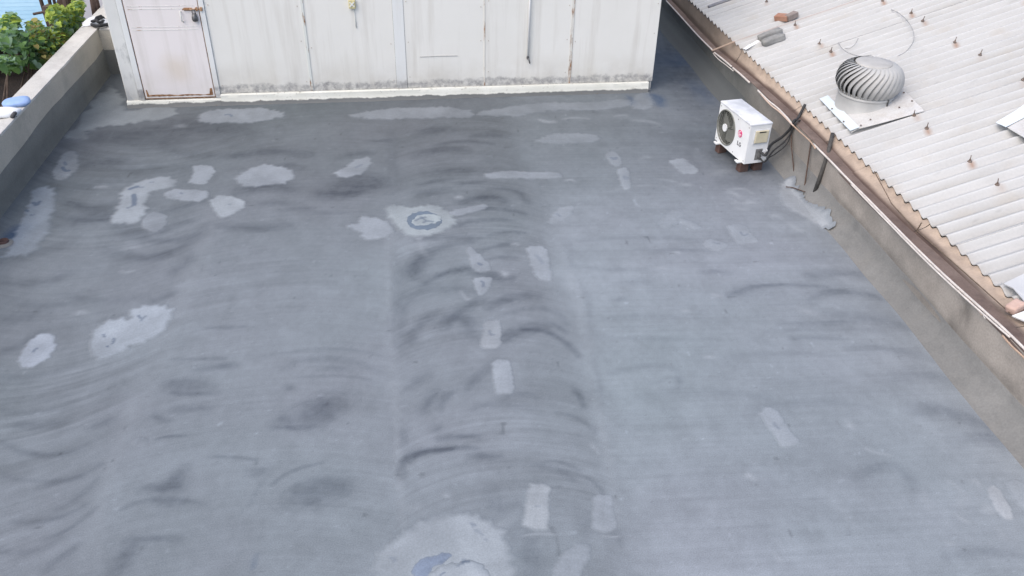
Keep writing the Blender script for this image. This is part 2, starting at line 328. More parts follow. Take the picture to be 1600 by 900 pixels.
SEAM_A, SEAM_B, SEAM_C = -2.2, -.27, 1.30
def flow_coord(x, y):
    """distance along the sweeping direction in each of the four strips: strokes follow lines of equal flow"""
    wob = (fbm(x*.5, y*.5, 31, 3)-.5)*.06
    ua = (x+3.25)/1.05; va = y - .42*ua*ua
    ub = (x+1.2)/.95; vb = y + .16*ub*ub
    uc = np.clip((x-.52)/.82, -1.15, 1.15); vc = y + .62*(1-np.sqrt(np.maximum(1-(uc*.86)**2, .02)))
    vd = y + .05*(x-1.3)
    edge = (fbm(x*2, y*1.3, 33, 3)-.5)*.5
    wa = sstep(SEAM_A-.30, SEAM_A+.30, x+edge); wb = sstep(SEAM_B-.04, SEAM_B+.06, x+edge*.12); wc = sstep(SEAM_C-.22, SEAM_C+.22, x+edge*.7)
    W = [(1-wa), wa*(1-wb), wb*(1-wc), wc]
    return [va+wob, vb+wob, vc+wob, vd+wob], W
def floor_h(x): return np.where(x > 4.19, np.interp(x, [4.19, 4.245, 4.285, 4.33, 4.37], [.006, .034, .078, .128, .17]), 0.0)

def floor_colour(X, Y, marks=True, detail=True):
    V, W = flow_coord(X, Y)
    f = np.zeros_like(X)
    # streaks left by the broom: strong in the two swept strips, faint elsewhere
    for k, (v, w_, amp) in enumerate(zip(V, W, (.48, .22, .36, .15))):
        st = fbm(X*.9+3+k*11, v*5.0, 3, 5)-.5
        st2 = fbm(X*1.6+9+k*7, v*17.0, 13, 4)-.5
        patchy = sstep(.35, .7, fbm(X*.55, v*1.2, 23+k, 3))
        bands = fbm(X*.10, v*2.6, 41+k, 2)-.5
        st3 = fbm(X*2.2+k*5, v*38.0, 14, 3)-.5
        f += w_*(1 + amp*(st*.75*(.3+patchy) + (st2*.55 + st3*.45)*(.25+1.1*patchy)) + .10*bands*(.4+.6*(k == 3)))
    wa = 1-W[0]; wb = W[2]+W[3]; wc = W[3]
    v = np.choose(np.argmax(np.stack(W), 0), V)
    f *= 1 + .13*(fbm(X*.35, Y*.35, 51, 3)-.5)*2
    # mottled, gritty coat
    f *= 1 + .22*(fbm(X*7, Y*5, 53, 4)-.5) + .10*(vnoise(X*34, Y*26, 54)-.5)
    # the two swept strips were left with a darker, rougher coat
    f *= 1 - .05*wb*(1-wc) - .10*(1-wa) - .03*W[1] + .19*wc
    f *= 1 - .37*sstep(5.6, 10.0, Y + .9*(fbm(X*.8, Y*.8, 61, 3)-.5) - .35*wc)  # soft shade in front of the shed painted into the far floor
    hue = fbm(X*.6+4, Y*.6, 71, 4)-.5
    col = BASE[None, :]*f[:, None]
    col = col*(1 + hue[:, None]*np.array([.09, .0, .04])[None, :])
    if detail:
        dk = np.zeros_like(X)
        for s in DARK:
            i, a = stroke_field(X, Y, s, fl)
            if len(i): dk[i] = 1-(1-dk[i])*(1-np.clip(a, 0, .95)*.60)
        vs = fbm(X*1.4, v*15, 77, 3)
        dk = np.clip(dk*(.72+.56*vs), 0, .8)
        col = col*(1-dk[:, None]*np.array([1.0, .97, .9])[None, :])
        for s in PALE:
            i, a = stroke_field(X, Y, s, fl)
            if len(i): a = np.clip(a, 0, 1)[:, None]*.8; a = np.clip(a*1.35, 0, .95); col[i] = col[i]*(1-a)+np.array([.30, .325, .35])*a
        for s in BLUE:
            i, a = stroke_field(X, Y, s, fl)
            if len(i): a = np.clip(a*1.3, 0, 1)[:, None]*.9; col[i] = col[i]*(1-a)+np.array([.040, .066, .115])*a
    # gritty spatter
    sp = vnoise(X*11+3, Y*8, 95); q_ = sstep(.955, .985, sp)*(.35*vnoise(X*40, Y*40, 96)); col = col*(1+q_[:, None])
    sp = vnoise(X*13+7, Y*9, 97); q_ = sstep(.96, .99, sp)*.28; col = col*(1-q_[:, None])
    sp = vnoise(X*38, Y*38, 91); col = np.where((sp > .968)[:, None], col*1.16, col); sp = vnoise(X*30, Y*30, 92); col = np.where((sp > .975)[:, None], col*.86, col)
    return np.clip(col, .01, .8), v

M_FLOOR = painted_attr('swept_cement_coat', .78, .22)
nx = 470
xs = np.linspace(XL, XR, nx)
ys = [1.6]
while ys[-1] < 12.6: ys.append(ys[-1] + max(.010, .0034*ys[-1]*.8))
ys = np.concatenate([np.linspace(-3, 1.5, 40), np.array(ys), np.linspace(12.7, 17, 60)])
X, Y = np.meshgrid(xs, ys); X = X.ravel(); Y = Y.ravel(); ny = len(ys)
me = bpy.data.meshes.new('rooftop_floor')
me.vertices.add(nx*ny)
Z = np.zeros_like(X)
me.vertices.foreach_set('co', np.stack([X, Y, Z], 1).ravel())
ii = (np.arange(ny-1)[:, None]*nx + np.arange(nx-1)[None, :]).ravel()
quads = np.stack([ii, ii+1, ii+nx+1, ii+nx], 1).astype(np.int32)
me.loops.add(quads.size); me.polygons.add(len(quads))
me.loops.foreach_set('vertex_index', quads.ravel())
me.polygons.foreach_set('loop_start', np.arange(0, quads.size, 4)); me.polygons.foreach_set('loop_total', np.full(len(quads), 4))
me.update(calc_edges=True); me.materials.append(M_FLOOR)
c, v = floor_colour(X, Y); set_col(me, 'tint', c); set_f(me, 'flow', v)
floor = bpy.data.objects.new('rooftop_floor', me); COL.objects.link(floor); floor['kind'] = 'structure'

# --- repair patches: thin trowelled skins on the floor, each its own piece (outline in pixels, strength, tint)
PT = (.245, .270, .298)
PATCH = [
 ([(104,209),(130,216),(138,205),(156,197),(222,194),(262,187),(271,168),(232,166),(203,170),(190,150),(175,132),(158,148)],.62,(0.213,0.237,0.250)),
 ([(310,186),(330,193),(400,191),(445,183),(447,176),(420,171),(360,169),(318,173)],.6,PT),
 ([(545,181),(592,187),(640,185),(731,184),(733,173),(690,167),(620,169),(575,173)],.5,PT),
 ([(745,178),(800,183),(860,172),(960,171),(998,162),(975,157),(900,161),(830,161),(770,170)],.4,PT),
 ([(85,270),(98,240),(118,238),(122,262),(105,278),(88,281)],.75,(0.221,0.245,0.269)),
 ([(18,385),(38,335),(54,298),(83,296),(80,350),(62,385),(38,401),(0,402)],.75,(0.213,0.245,0.281)),
 ([(178,347),(183,325),(190,300),(215,284),(258,277),(278,283),(270,294),(238,300),(229,330),(216,347)],.85,(0.253,0.280,0.304)),
 ([(222,355),(225,340),(240,331),(258,335),(260,352),(242,362)],.65,PT),
 ([(296,285),(301,272),(303,259),(330,260),(333,270),(322,287)],.7,PT),
 ([(257,303),(275,296),(320,299),(325,308),(310,314),(270,311)],.75,PT),
 ([(328,313),(345,305),(375,310),(383,321),(365,334),(348,338),(333,325)],.85,(0.269,0.296,0.320)),
 ([(370,280),(385,266),(412,258),(445,262),(461,273),(445,285),(400,291),(380,291)],.75,PT),
 ([(525,272),(540,262),(555,250),(575,245),(579,254),(565,270),(537,277)],.75,PT),
 ([(540,353),(560,348),(566,338),(590,340),(610,350),(613,363),(596,372),(572,374),(566,363)],.8,PT),
 ([(609,320),(640,323),(662,319),(685,320),(705,330),(712,345),(700,358),(660,368),(634,363),(616,343)],.85,(0.261,0.292,0.308)),
 ([(700,330),(730,323),(757,318),(762,325),(735,332),(705,338)],.7,PT),
 ([(762,271),(800,268),(870,271),(876,276),(850,280),(800,278),(763,278)],.75,PT),
 ([(838,218),(862,210),(900,208),(936,212),(930,222),(880,225),(845,222)],.38,PT),
 ([(857,345),(863,335),(876,324),(894,322),(894,331),(876,346),(862,349)],.65,PT),
 ([(729,389),(736,385),(745,392),(763,412),(765,422),(745,424),(735,408)],.8,PT),
 ([(824,388),(848,385),(856,395),(862,428),(860,437),(842,436),(832,415)],.8,PT),
 ([(740,437),(755,432),(770,435),(767,447),(757,461),(745,458)],.75,PT),
 ([(752,542),(754,522),(757,503),(768,500),(782,501),(785,520),(782,541),(768,545)],1.0,(.265,.288,.312)),
 ([(775,613),(772,590),(770,567),(780,561),(796,565),(799,583),(801,612),(788,615)],.75,PT),
 ([(816,820),(821,790),(826,758),(840,756),(858,759),(856,790),(854,823),(840,826)],.85,(0.269,0.292,0.312)),
 ([(927,826),(927,800),(928,777),(942,772),(957,777),(960,800),(964,828),(945,831)],.7,PT),
 ([(858,912),(868,890),(885,862),(902,853),(920,855),(914,880),(902,915),(880,922)],.7,PT),
 ([(585,900),(592,866),(625,842),(655,818),(695,806),(738,807),(770,828),(792,858),(803,900),(785,955),(690,985),(612,958)],.85,(0.265,0.292,0.316)),
 ([(30,562),(42,537),(62,523),(84,526),(85,545),(70,563),(50,574),(33,571)],.9,(0.284,0.316,0.359)),
 ([(144,556),(152,520),(170,504),(192,500),(205,500),(210,484),(240,479),(268,484),(263,505),(238,528),(203,540),(180,556),(156,560)],.85,(0.276,0.308,0.343)),
 ([(946,241),(958,236),(967,243),(972,256),(962,261),(950,252)],.5,PT),
 ([(964,266),(978,262),(985,275),(987,292),(976,298),(967,282)],.55,PT),
 ([(1046,252),(1068,248),(1080,256),(1090,264),(1086,271),(1068,271),(1055,262)],.8,PT),
 ([(1034,354),(1036,342),(1046,330),(1062,326),(1068,335),(1055,348),(1043,357)],.35,PT),
 ([(1060,341),(1078,345),(1096,355),(1086,359),(1068,350)],.3,PT),
 ([(1099,379),(1111,374),(1136,382),(1130,390),(1112,391)],.5,PT),
 ([(1137,353),(1160,352),(1172,364),(1183,376),(1175,380),(1152,378)],.6,PT),
 ([(1187,647),(1196,638),(1211,640),(1230,668),(1246,690),(1240,696),(1222,696),(1204,672)],.75,PT),
 ([(1216,298),(1222,287),(1233,284),(1240,298),(1256,320),(1282,340),(1297,359),(1270,347),(1238,331),(1224,314)],.8,(.275,.295,.318)),
 ([(1543,763),(1556,758),(1570,777),(1584,808),(1572,811),(1556,795)],1.0,(.275,.295,.318)),
 ([(1573,757),(1590,750),(1615,770),(1612,798),(1592,790)],.7,PT),
 ([(1010,143),(1020,160),(1012,172),(990,170),(984,158),(995,148)],.35,PT),
 ([(205,690),(215,684),(230,686),(228,694),(212,697)],.12,PT),
]
def spline_closed(P, n):
    P = np.array(P, float); m = len(P); out = []
    for k in range(n):
        u = k/n*m; i = int(u); t = u-i
        a, b, c_, d = P[(i-1) % m], P[i % m], P[(i+1) % m], P[(i+2) % m]
        cr = .5*((2*b)+(c_-a)*t+(2*a-5*b+4*c_-d)*t*t+(3*b-a-3*c_+d)*t**3); li = b+(c_-b)*t
        out.append(.6*cr+.4*li)
    return np.array(out)
def dist_poly(P, Q):
    best = np.full(len(P), 1e9); n = len(Q)
    for i in range(n):
        a = Q[i]; d = Q[(i+1) % n]-a; L = max(float(d@d), 1e-12)
        t = np.clip(((P-a)@d)/L, 0, 1); q = P-a-t[:, None]*d
        best = np.minimum(best, (q*q).sum(1))
    return np.sqrt(best)
def make_patch(outline, strength, tint, h, name='repair_patch', seed=0, fray=.05, soft=1.0):
    n = 150
    W2 = np.array([fl(*p) for p in spline_closed(outline, n)])
    if ((W2[:, 0]*np.roll(W2[:, 1], -1)-np.roll(W2[:, 0], -1)*W2[:, 1]).sum()) < 0: W2 = W2[::-1].copy()
    cen = W2.mean(0)
    tan_ = np.roll(W2, -1, 0)-np.roll(W2, 1, 0); nrm = np.stack([tan_[:, 1], -tan_[:, 0]], 1); nrm /= np.maximum(np.linalg.norm(nrm, axis=1), 1e-9)[:, None]
    size = math.sqrt(np.prod(W2.max(0)-W2.min(0)))
    s_ = np.cumsum(np.linalg.norm(W2-np.roll(W2, 1, 0), axis=1))
    jit = size*fray*(1.3*(fbm(s_*2.2+seed*3.1, s_*0+seed, 7, 3)-.5) + .8*(vnoise(s_*26+seed, s_*0, 5)-.5) + .5*(vnoise(s_*55+seed, s_*0, 6)-.5))
    W2 = W2 + nrm*(jit[:, None] + .45*min(.045, .085*size))
    st = max(.013, size/42)
    gx, gy = np.meshgrid(np.arange(W2[:, 0].min(), W2[:, 0].max(), st), np.arange(W2[:, 1].min(), W2[:, 1].max(), st))
    g = np.stack([gx.ravel(), gy.ravel()], 1) + np.random.uniform(-.25, .25, (gx.size, 2))*st
    ins = np.zeros(len(g), bool); jn = n-1
    for i in range(n):
        xi, yi = W2[i]; xj, yj = W2[jn]
        cr_ = ((yi > g[:, 1]) != (yj > g[:, 1])) & (g[:, 0] < (xj-xi)*(g[:, 1]-yi)/((yj-yi) if abs(yj-yi) > 1e-12 else 1e-12)+xi)
        ins ^= cr_; jn = i
    g = g[ins]; g = g[dist_poly(g, W2) > st*.55]
    P2 = np.concatenate([W2, g])
    vo, _e, fo_, *_r = delaunay_2d_cdt([Vector(p) for p in P2], [(i, (i+1) % n) for i in range(n)], [], 1, 1e-6)
    P2 = np.array([(v.x, v.y) for v in vo]); fs = [tuple(f) for f in fo_]
    d = dist_poly(P2, W2)
    # skirt: the edge is feathered down on to the floor
    bnd = {}
    for f in fs:
        for a, b_ in zip(f, f[1:]+f[:1]):
            if (b_, a) in bnd: del bnd[(b_, a)]
            else: bnd[(a, b_)] = 1
    bv = sorted({a for a, _ in bnd}); idx = {a: len(P2)+i for i, a in enumerate(bv)}
    onr = {a: Vector((0, 0)) for a in bv}
    for a, b_ in bnd:
        e = P2[b_]-P2[a]; nn_ = Vector((e[1], -e[0])).normalized() if np.hypot(*e) > 1e-9 else Vector((0, 0)); onr[a] += nn_; onr[b_] += nn_
    sk = np.array([P2[a]+np.array(onr[a].normalized())*.012 for a in bv])
    for a, b_ in bnd: fs.append((a, idx[a], idx[b_], b_))
    wid = min(.045, .085*size)*soft
    k_ = np.concatenate([.10+.90*sstep(0, wid, d), np.zeros(len(sk))])
    zz = np.concatenate([h*(.35+.65*sstep(0, .05, d)), np.full(len(sk), -.002)])
    pts = np.concatenate([P2, sk]); zz = zz + floor_h(pts[:, 0])
    base, v = floor_colour(pts[:, 0], pts[:, 1])
    br = fbm(pts[:, 0]*9+seed, pts[:, 1]*5, 15, 4); br2 = fbm(pts[:, 0]*3+seed, pts[:, 1]*3, 16, 3)
    t = np.array(tint)[None, :]*(1 + .34*(br-.5) + .26*(br2-.5))[:, None]
    s = (strength*.98*k_*np.clip(.52+.80*br2, 0, 1.0))[:, None]
    col = base*(1-s)+t*s
    for mk in MARK:
        i, a = stroke_field(pts[:, 0], pts[:, 1], (*mk[:3], mk[3]*.75, mk[4]*.85), fl, True)
        if len(i): a = np.clip(a, 0, 1)[:, None]; col[i] = col[i]*(1-a)+np.array([.06, .085, .13])*a
    c3 = np.array([cen[0], cen[1], 0.0])
    me = mesh_from(name, [tuple(x) for x in np.column_stack([pts, zz])-c3], fs, M_PATCH, smooth=True)
    set_col(me, 'tint', np.clip(col, .01, .8)); set_f(me, 'flow', v)
    o = bpy.data.objects.new(name, me); COL.objects.link(o); o.parent = floor; o.location = c3
    return o
M_PATCH = painted_attr('cement_patch', .8, .2, grain=90, gamt=.13, streak=True, bump=.2)
for k, (p, s, t) in enumerate(PATCH):
    make_patch(p, s, t, .0035+.0006*(k % 3), seed=k, fray=.085)
def ell(cx, cy, rx, ry, n=14): return [(cx+rx*math.cos(a), cy+ry*math.sin(a)) for a in (i*2*math.pi/n for i in range(n))]
make_patch(ell(663,345,29,15), .85, (.11,.145,.19), .0075, 'wet_ring', 61, .07)
make_patch([(642,346),(649,338),(658,336),(672,334),(688,338),(690,345),(683,350),(668,353),(655,355),(646,354)], .95, (.31,.35,.365), .0115, 'drain_filling', 62, .10)
make_patch([(643,898),(652,878),(668,871),(684,868),(692,864),(706,868),(694,880),(676,889),(668,905),(650,915)], .8, (.15,.185,.25), .0085, 'wet_ring', 63, .10)
make_patch([(668,900),(684,887),(706,882),(728,878),(750,884),(764,900),(752,925),(700,935),(672,922)], .7, (.31,.34,.37), .0095, 'drain_filling', 64, .10)
make_patch([(676,905),(690,893),(712,889),(716,893),(700,899),(688,908)], .7, (.16,.19,.24), .0135, 'wet_ring', 65, .10)

# ------------------------------------------------------------------ ground and the block under the roof
m, t, b = M('ground_dust', .9, 0, .2); n = N(t)
n.link(n.mix(n.noise(.6, 6), (.055, .047, .04), (.13, .115, .095)), b.inputs['Base Color']); M_GROUND = m
struct('ground', MB().add([(-400, -400, -6.5), (400, -400, -6.5), (400, 400, -6.5), (-400, 400, -6.5)], [(0, 1, 2, 3)]), M_GROUND)
M_SOIL = mottled('shade_dark_soil', (.010, .008, .007), (.024, .018, .015), 5, .95, .6, dist=.04)  # near-black tone stands in for the deep shade beneath the bush
M_PLASTER = mottled('old_plaster', (.20, .19, .175), (.27, .26, .24), 2.5, .85, .3, dark=(.15, .145, .135))
solo('building_body', MB().box((0.1, 7.0, -3.4), (9.1, 20.6, 6.2)), M_PLASTER, 'plastered body of the building under the grey flat roof', 'building')

# ------------------------------------------------------------------ left parapet
def wall_tex(name, ca, cb, dirt, dirt2, scale=1.6, rough=.85, bump=.35, far=None):
    m, t, b = M(name, rough, 0, .25); n = N(t)
    c = n.ramp(n.noise(scale, 6, .6), [(.3, ca), (.7, cb)])
    c = n.mix(n.ramp(n.noise(scale*2.3, 6, .7, loc=(5, 2, 1)), [(.48, 0.0), (.75, .8)]), c, dirt)
    c = n.mix(n.ramp(n.noise(1.0, 5, .6, aniso=(2.5, 2.5, .7), loc=(1, 9, 4)), [(.55, 0.0), (.75, .5)]), c, dirt2)
    c = n.mix(1.0, c, n.ramp(n.noise(60, 3), [(.25, .88), (.75, 1.1)]), 'MULTIPLY')
    if far is not None:      # darker tone on the far stretch
        e = n.math('ADD', n.xyz(1), n.math('MULTIPLY', n.noise(1.1, 4), 1.6)); c = n.mix(n.mrange(e, far, far+1.3, 0, .9), c, (.075, .082, .085))
    n.link(c, b.inputs['Base Color']); n.bump(n.math('ADD', n.noise(9, 4), n.math('MULTIPLY', n.noise(70, 3), .35)), b, bump, .01)
    return m
M_PTOP = wall_tex('parapet_cap_concrete', (.49, .48, .455), (.60, .585, .555), (.38, .365, .34), (.46, .435, .40))
M_PFACE = wall_tex('parapet_face_concrete', (.42, .395, .345), (.50, .47, .41), (.33, .315, .28), (.44, .40, .34))
M_COAT = wall_tex('grey_wall_coat', (.145, .15, .142), (.185, .19, .18), (.115, .12, .115), (.17, .165, .15))
def ywall(x_of_z, y0, y1, ny, seed=0, amp=.006):
    """profile of (x,z) points swept along y, a little uneven"""
    mb = MB(); vs = []; fs = []; k = len(x_of_z)
    for i in range(ny+1):
        y = y0+(y1-y0)*i/ny
        for j, (x, z) in enumerate(x_of_z):
            a = float(fbm(np.array([y*1.3+seed]), np.array([j*3.7]), 3, 3)[0]-.5)*2*amp
            vs.append((x+a, y, z+(a if z > .1 else 0)))
    for i in range(ny):
        for j in range(k-1):
            fs.append((i*k+j, i*k+j+1, (i+1)*k+j+1, (i+1)*k+j))
    fs.append(tuple(range(k))[::-1]); fs.append(tuple(ny*k+j for j in range(k)))
    return mb.add(vs, fs)
LT = .652
pw = thing('parapet_wall', 'low grey concrete parapet wall along the left edge of the roof, beside the green bush', 'wall', (-4.43, 6.5, 0))
o = obj('wall_face', ywall([(-4.312, -.3), (-4.312, .2), (-4.312, LT-.004), (-4.40, LT-.003), (-4.558, LT-.004), (-4.558, -.3)], -3, 17, 160, 1), M_PFACE, pw, fix=True)
obj('cap', ywall([(-4.308, LT-.02), (-4.312, LT+.004), (-4.36, LT+.009), (-4.44, LT+.006), (-4.52, LT+.009), (-4.556, LT+.004), (-4.564, LT-.035)], -3, 17, 260, 1, .016), M_PTOP, pw, smooth='auto', fix=True)
# waterproof coat carried up the inside of the parapet, with a ragged upper edge
vs = []; fs = []; ny_ = 260
for i in range(ny_+1):
    y = -3+20*i/ny_
    e = .36 + .035*float(fbm(np.array([y*1.1]), np.array([3.0]), 9, 4)[0]-.5)*2 + .015*math.sin(y*2.1)
    vs += [(-4.285, y, -.002), (-4.296, y, .03), (-4.300, y, .15), (-4.302, y, e-.01), (-4.316, y, e)]
for i in range(ny_):
    for j in range(4): fs.append((i*5+j, i*5+j+1, i*5+5+j+1, i*5+5+j))
obj('coat_band', MB().add(vs, fs), M_COAT, pw, smooth=True, fix=True)
# return wall behind the left corner of the shed
rw = thing('return_wall', 'short cross wall joining the left parapet behind the white shed', 'wall', (-4.0, 12.3, 0))
obj('wall_face', MB().box((-3.815, 12.33, .30), (1.0, .22, .66)), M_PFACE, rw)
obj('cap', MB().box((-3.806, 12.33, LT-.012), (.985, .23, .03), bev=.006), M_PTOP, rw)
obj('coat_band', MB().box((-3.81, 12.212, .175), (1.0, .02, .35)), M_COAT, rw)

# ------------------------------------------------------------------ right parapet, its fillet and the tan fascia under the sheet roof
_wy = [-3, 2, 4.5, 5, 6.2, 7.2, 8.0, 8.7, 10.0, 11.6, 14.1, 17]; _wz = [.57, .57, .572, .565, .52, .506, .53, .525, .475, .375, .37, .37]
def wtop(y): return float(np.interp(y, _wy, _wz))
def wpl(px, py): p = at(px, py, x=4.38); return np.array([p[1], p[2]])
WSTR = [((1505,462),(1512,482),(1500,505),13,.95),((1490,500),(1485,515),(1480,525),9,.7),((1300,305),(1345,352),(1392,405),5,.75),((1390,403),(1440,460),(1492,520),6,.75),((1490,518),(1550,580),(1625,655),8,.75),((1350,320),(1360,335),(1372,345),9,.4),((1300,330),(1330,370),(1360,395),6,.45),((1390,420),(1420,450),(1440,470),6,.4),((1285,262),(1280,285),(1272,306),5,.75),
        ((1230,235),(1245,262),(1252,285),8,.4),((1095,105),(1110,130),(1122,150),7,.5),((1215,250),(1222,262),(1230,275),10,.4),((1180,170),(1188,190),(1196,205),9,.35),((1420,400),(1450,420),(1480,455),7,.2),((1440,470),(1480,520),(1520,560),7,.35),((1370,390),(1390,400),(1410,430),5,.3),((1560,580),(1580,600),(1600,640),7,.35)]
rp = thing('parapet_wall', 'grey cement parapet wall along the right edge of the roof, below the white corrugated roof', 'wall', (4.45, 6.5, 0))
NY, NZ = 700, 14
yy = np.linspace(-3, 17, NY+1); vs = []; fs = []
for y in yy:
    zt = wtop(y); 
    for j in range(NZ+1): vs.append((4.38, y, -.1+(zt+.1)*j/NZ))
vs = np.array(vs)
vs[:, 0] += (fbm(vs[:, 1]*1.2, vs[:, 2]*3, 5, 3)-.5)*.02
for i in range(NY):
    for j in range(NZ): a = i*(NZ+1)+j; fs.append((a, a+1, a+NZ+2, a+NZ+1))
YY, ZZ = vs[:, 1], vs[:, 2]
bw = np.array([.315, .285, .255])
f = 1 + .62*(fbm(YY*1.4, ZZ*4, 81, 5)-.5) + .38*(fbm(YY*9, ZZ*9, 82, 4)-.5)
far = sstep(8.6, 10.4, YY + .7*(fbm(YY, ZZ*2, 83, 3)-.5))           # far stretch: dark roof coat, the shed's shade also put into the tone
colw = bw[None, :]*f[:, None]
colw = colw*(1-far[:, None]) + np.array([.125, .128, .122])[None, :]*f[:, None]*far[:, None]
mid = sstep(.45, .7, fbm(YY*.8, ZZ*1.5, 84, 4))[:, None]*.35; colw = colw*(1-mid)+np.array([.18, .175, .165])*mid
for s in WSTR:
    i, a = stroke_field(YY, ZZ, s, wpl)
    if len(i): a = np.clip(a, 0, .9)[:, None]*.75; colw[i] = colw[i]*(1-a)+np.array([.10, .092, .082])*a
M_RWALL = painted_attr('weathered_cement_render', .88, .2, grain=55, gamt=.14, streak=False, bump=.5)
me = mesh_from('wall_face', [(a-4.45, b_-6.5, c_) for a, b_, c_ in vs], fs, M_RWALL, smooth=True)
set_col(me, 'tint', colw); o = bpy.data.objects.new('wall_face', me); COL.objects.link(o); o.parent = rp
def strip(prof, ys_, zfun=None):
    vs = []; fs = []; k = len(prof)
    for y in ys_:
        z0 = zfun(y) if zfun else 0
        for x, z in prof: vs.append((x(y) if callable(x) else x, y, z0+z))
    for i in range(len(ys_)-1):
        for j in range(k-1): fs.append((i*k+j, i*k+j+1, (i+1)*k+j+1, (i+1)*k+j))
    return MB().add(vs, fs)
M_WTOP = wall_tex('brown_mortar_top', (.115, .082, .070), (.19, .145, .125), (.085, .062, .055), (.22, .18, .155), 2.2)
yl = list(np.linspace(-3, 17, 120))
obj('wall_top', strip([(4.378, -.03), (4.381, .004), (4.40, .012), (4.45, .012), (4.50, .010), (4.50, -.5)], yl, wtop), M_WTOP, rp, smooth='auto', fix=True)
M_FILLET = wall_tex('fillet_coat', (.155, .155, .152), (.205, .203, .196), (.125, .126, .124), (.19, .18, .165), far=3.0)
vs = []; fs = []; prof = [(4.20, -.003), (4.245, .012), (4.285, .055), (4.33, .105), (4.366, .15), (4.372, .205), (4.384, .23)]
yl2 = np.linspace(-3, 17, 240)
for y in yl2:
    a = float(fbm(np.array([y*.9]), np.array([1.0]), 21, 4)[0]-.5)
    for j, (x, z) in enumerate(prof): vs.append((x+a*.05*(1 if j < 5 else .2), y, z+(a*.05 if j > 3 else 0)))
k = len(prof)
for i in range(len(yl2)-1):
    for j in range(k-1): fs.append((i*k+j, i*k+j+1, (i+1)*k+j+1, (i+1)*k+j))
obj('fillet', MB().add(vs, fs), M_FILLET, rp, smooth=True, fix=True)

# ------------------------------------------------------------------ neighbouring shed roof: corrugated sheets
E_ = np.array([-.0195, 1, 0]); E_ /= np.linalg.norm(E_)
AL = rad(17.5); S_ = np.array([math.cos(AL), .0195*math.cos(AL), math.sin(AL)]); NN = np.cross(S_, E_); NN /= np.linalg.norm(NN)
Y0 = 4.60; E0 = np.array([eave_x(Y0), Y0, EZ]); PITCH = .1572
def RP(u, v, h=0.0): return E0 + E_*u + S_*v + NN*h
def uv_of(P): d = np.array(P)-E0; return float(d@E_), float(d@S_)
BOLTS_PX = [(1282,73),(1300,85),(1243,43),(1425,180),(1449,203),(1521,258),(1552,285),(1196,5),(1229,33),(1490,68),(1525,85),(1420,22),(1443,37),(1595,125),(1375,3)]
BOLT_UV = []
for q in BOLTS_PX:
    u_, v_ = uv_of(on_roof(*q)); u_ = (round(u_/PITCH-.5)+.5)*PITCH if False else round(u_/PITCH)*PITCH
    BOLT_UV.append((u_, v_))
for vv in (3.2, 4.45, 5.7):
    for k in range(10): BOLT_UV += [(.63+1.1*k, vv), (.94+1.1*k, vv)]
cr = thing('corrugated_roof', 'white corrugated cement sheet roof sloping up on the right of the parapet', 'roof', tuple(E0), group=None)
M_SHEET = painted_attr('weathered_sheet', .72, .3, grain=45, gamt=.05, streak=False, bump=.15)
LEN = 8.6; NW = 7; SEG = 10
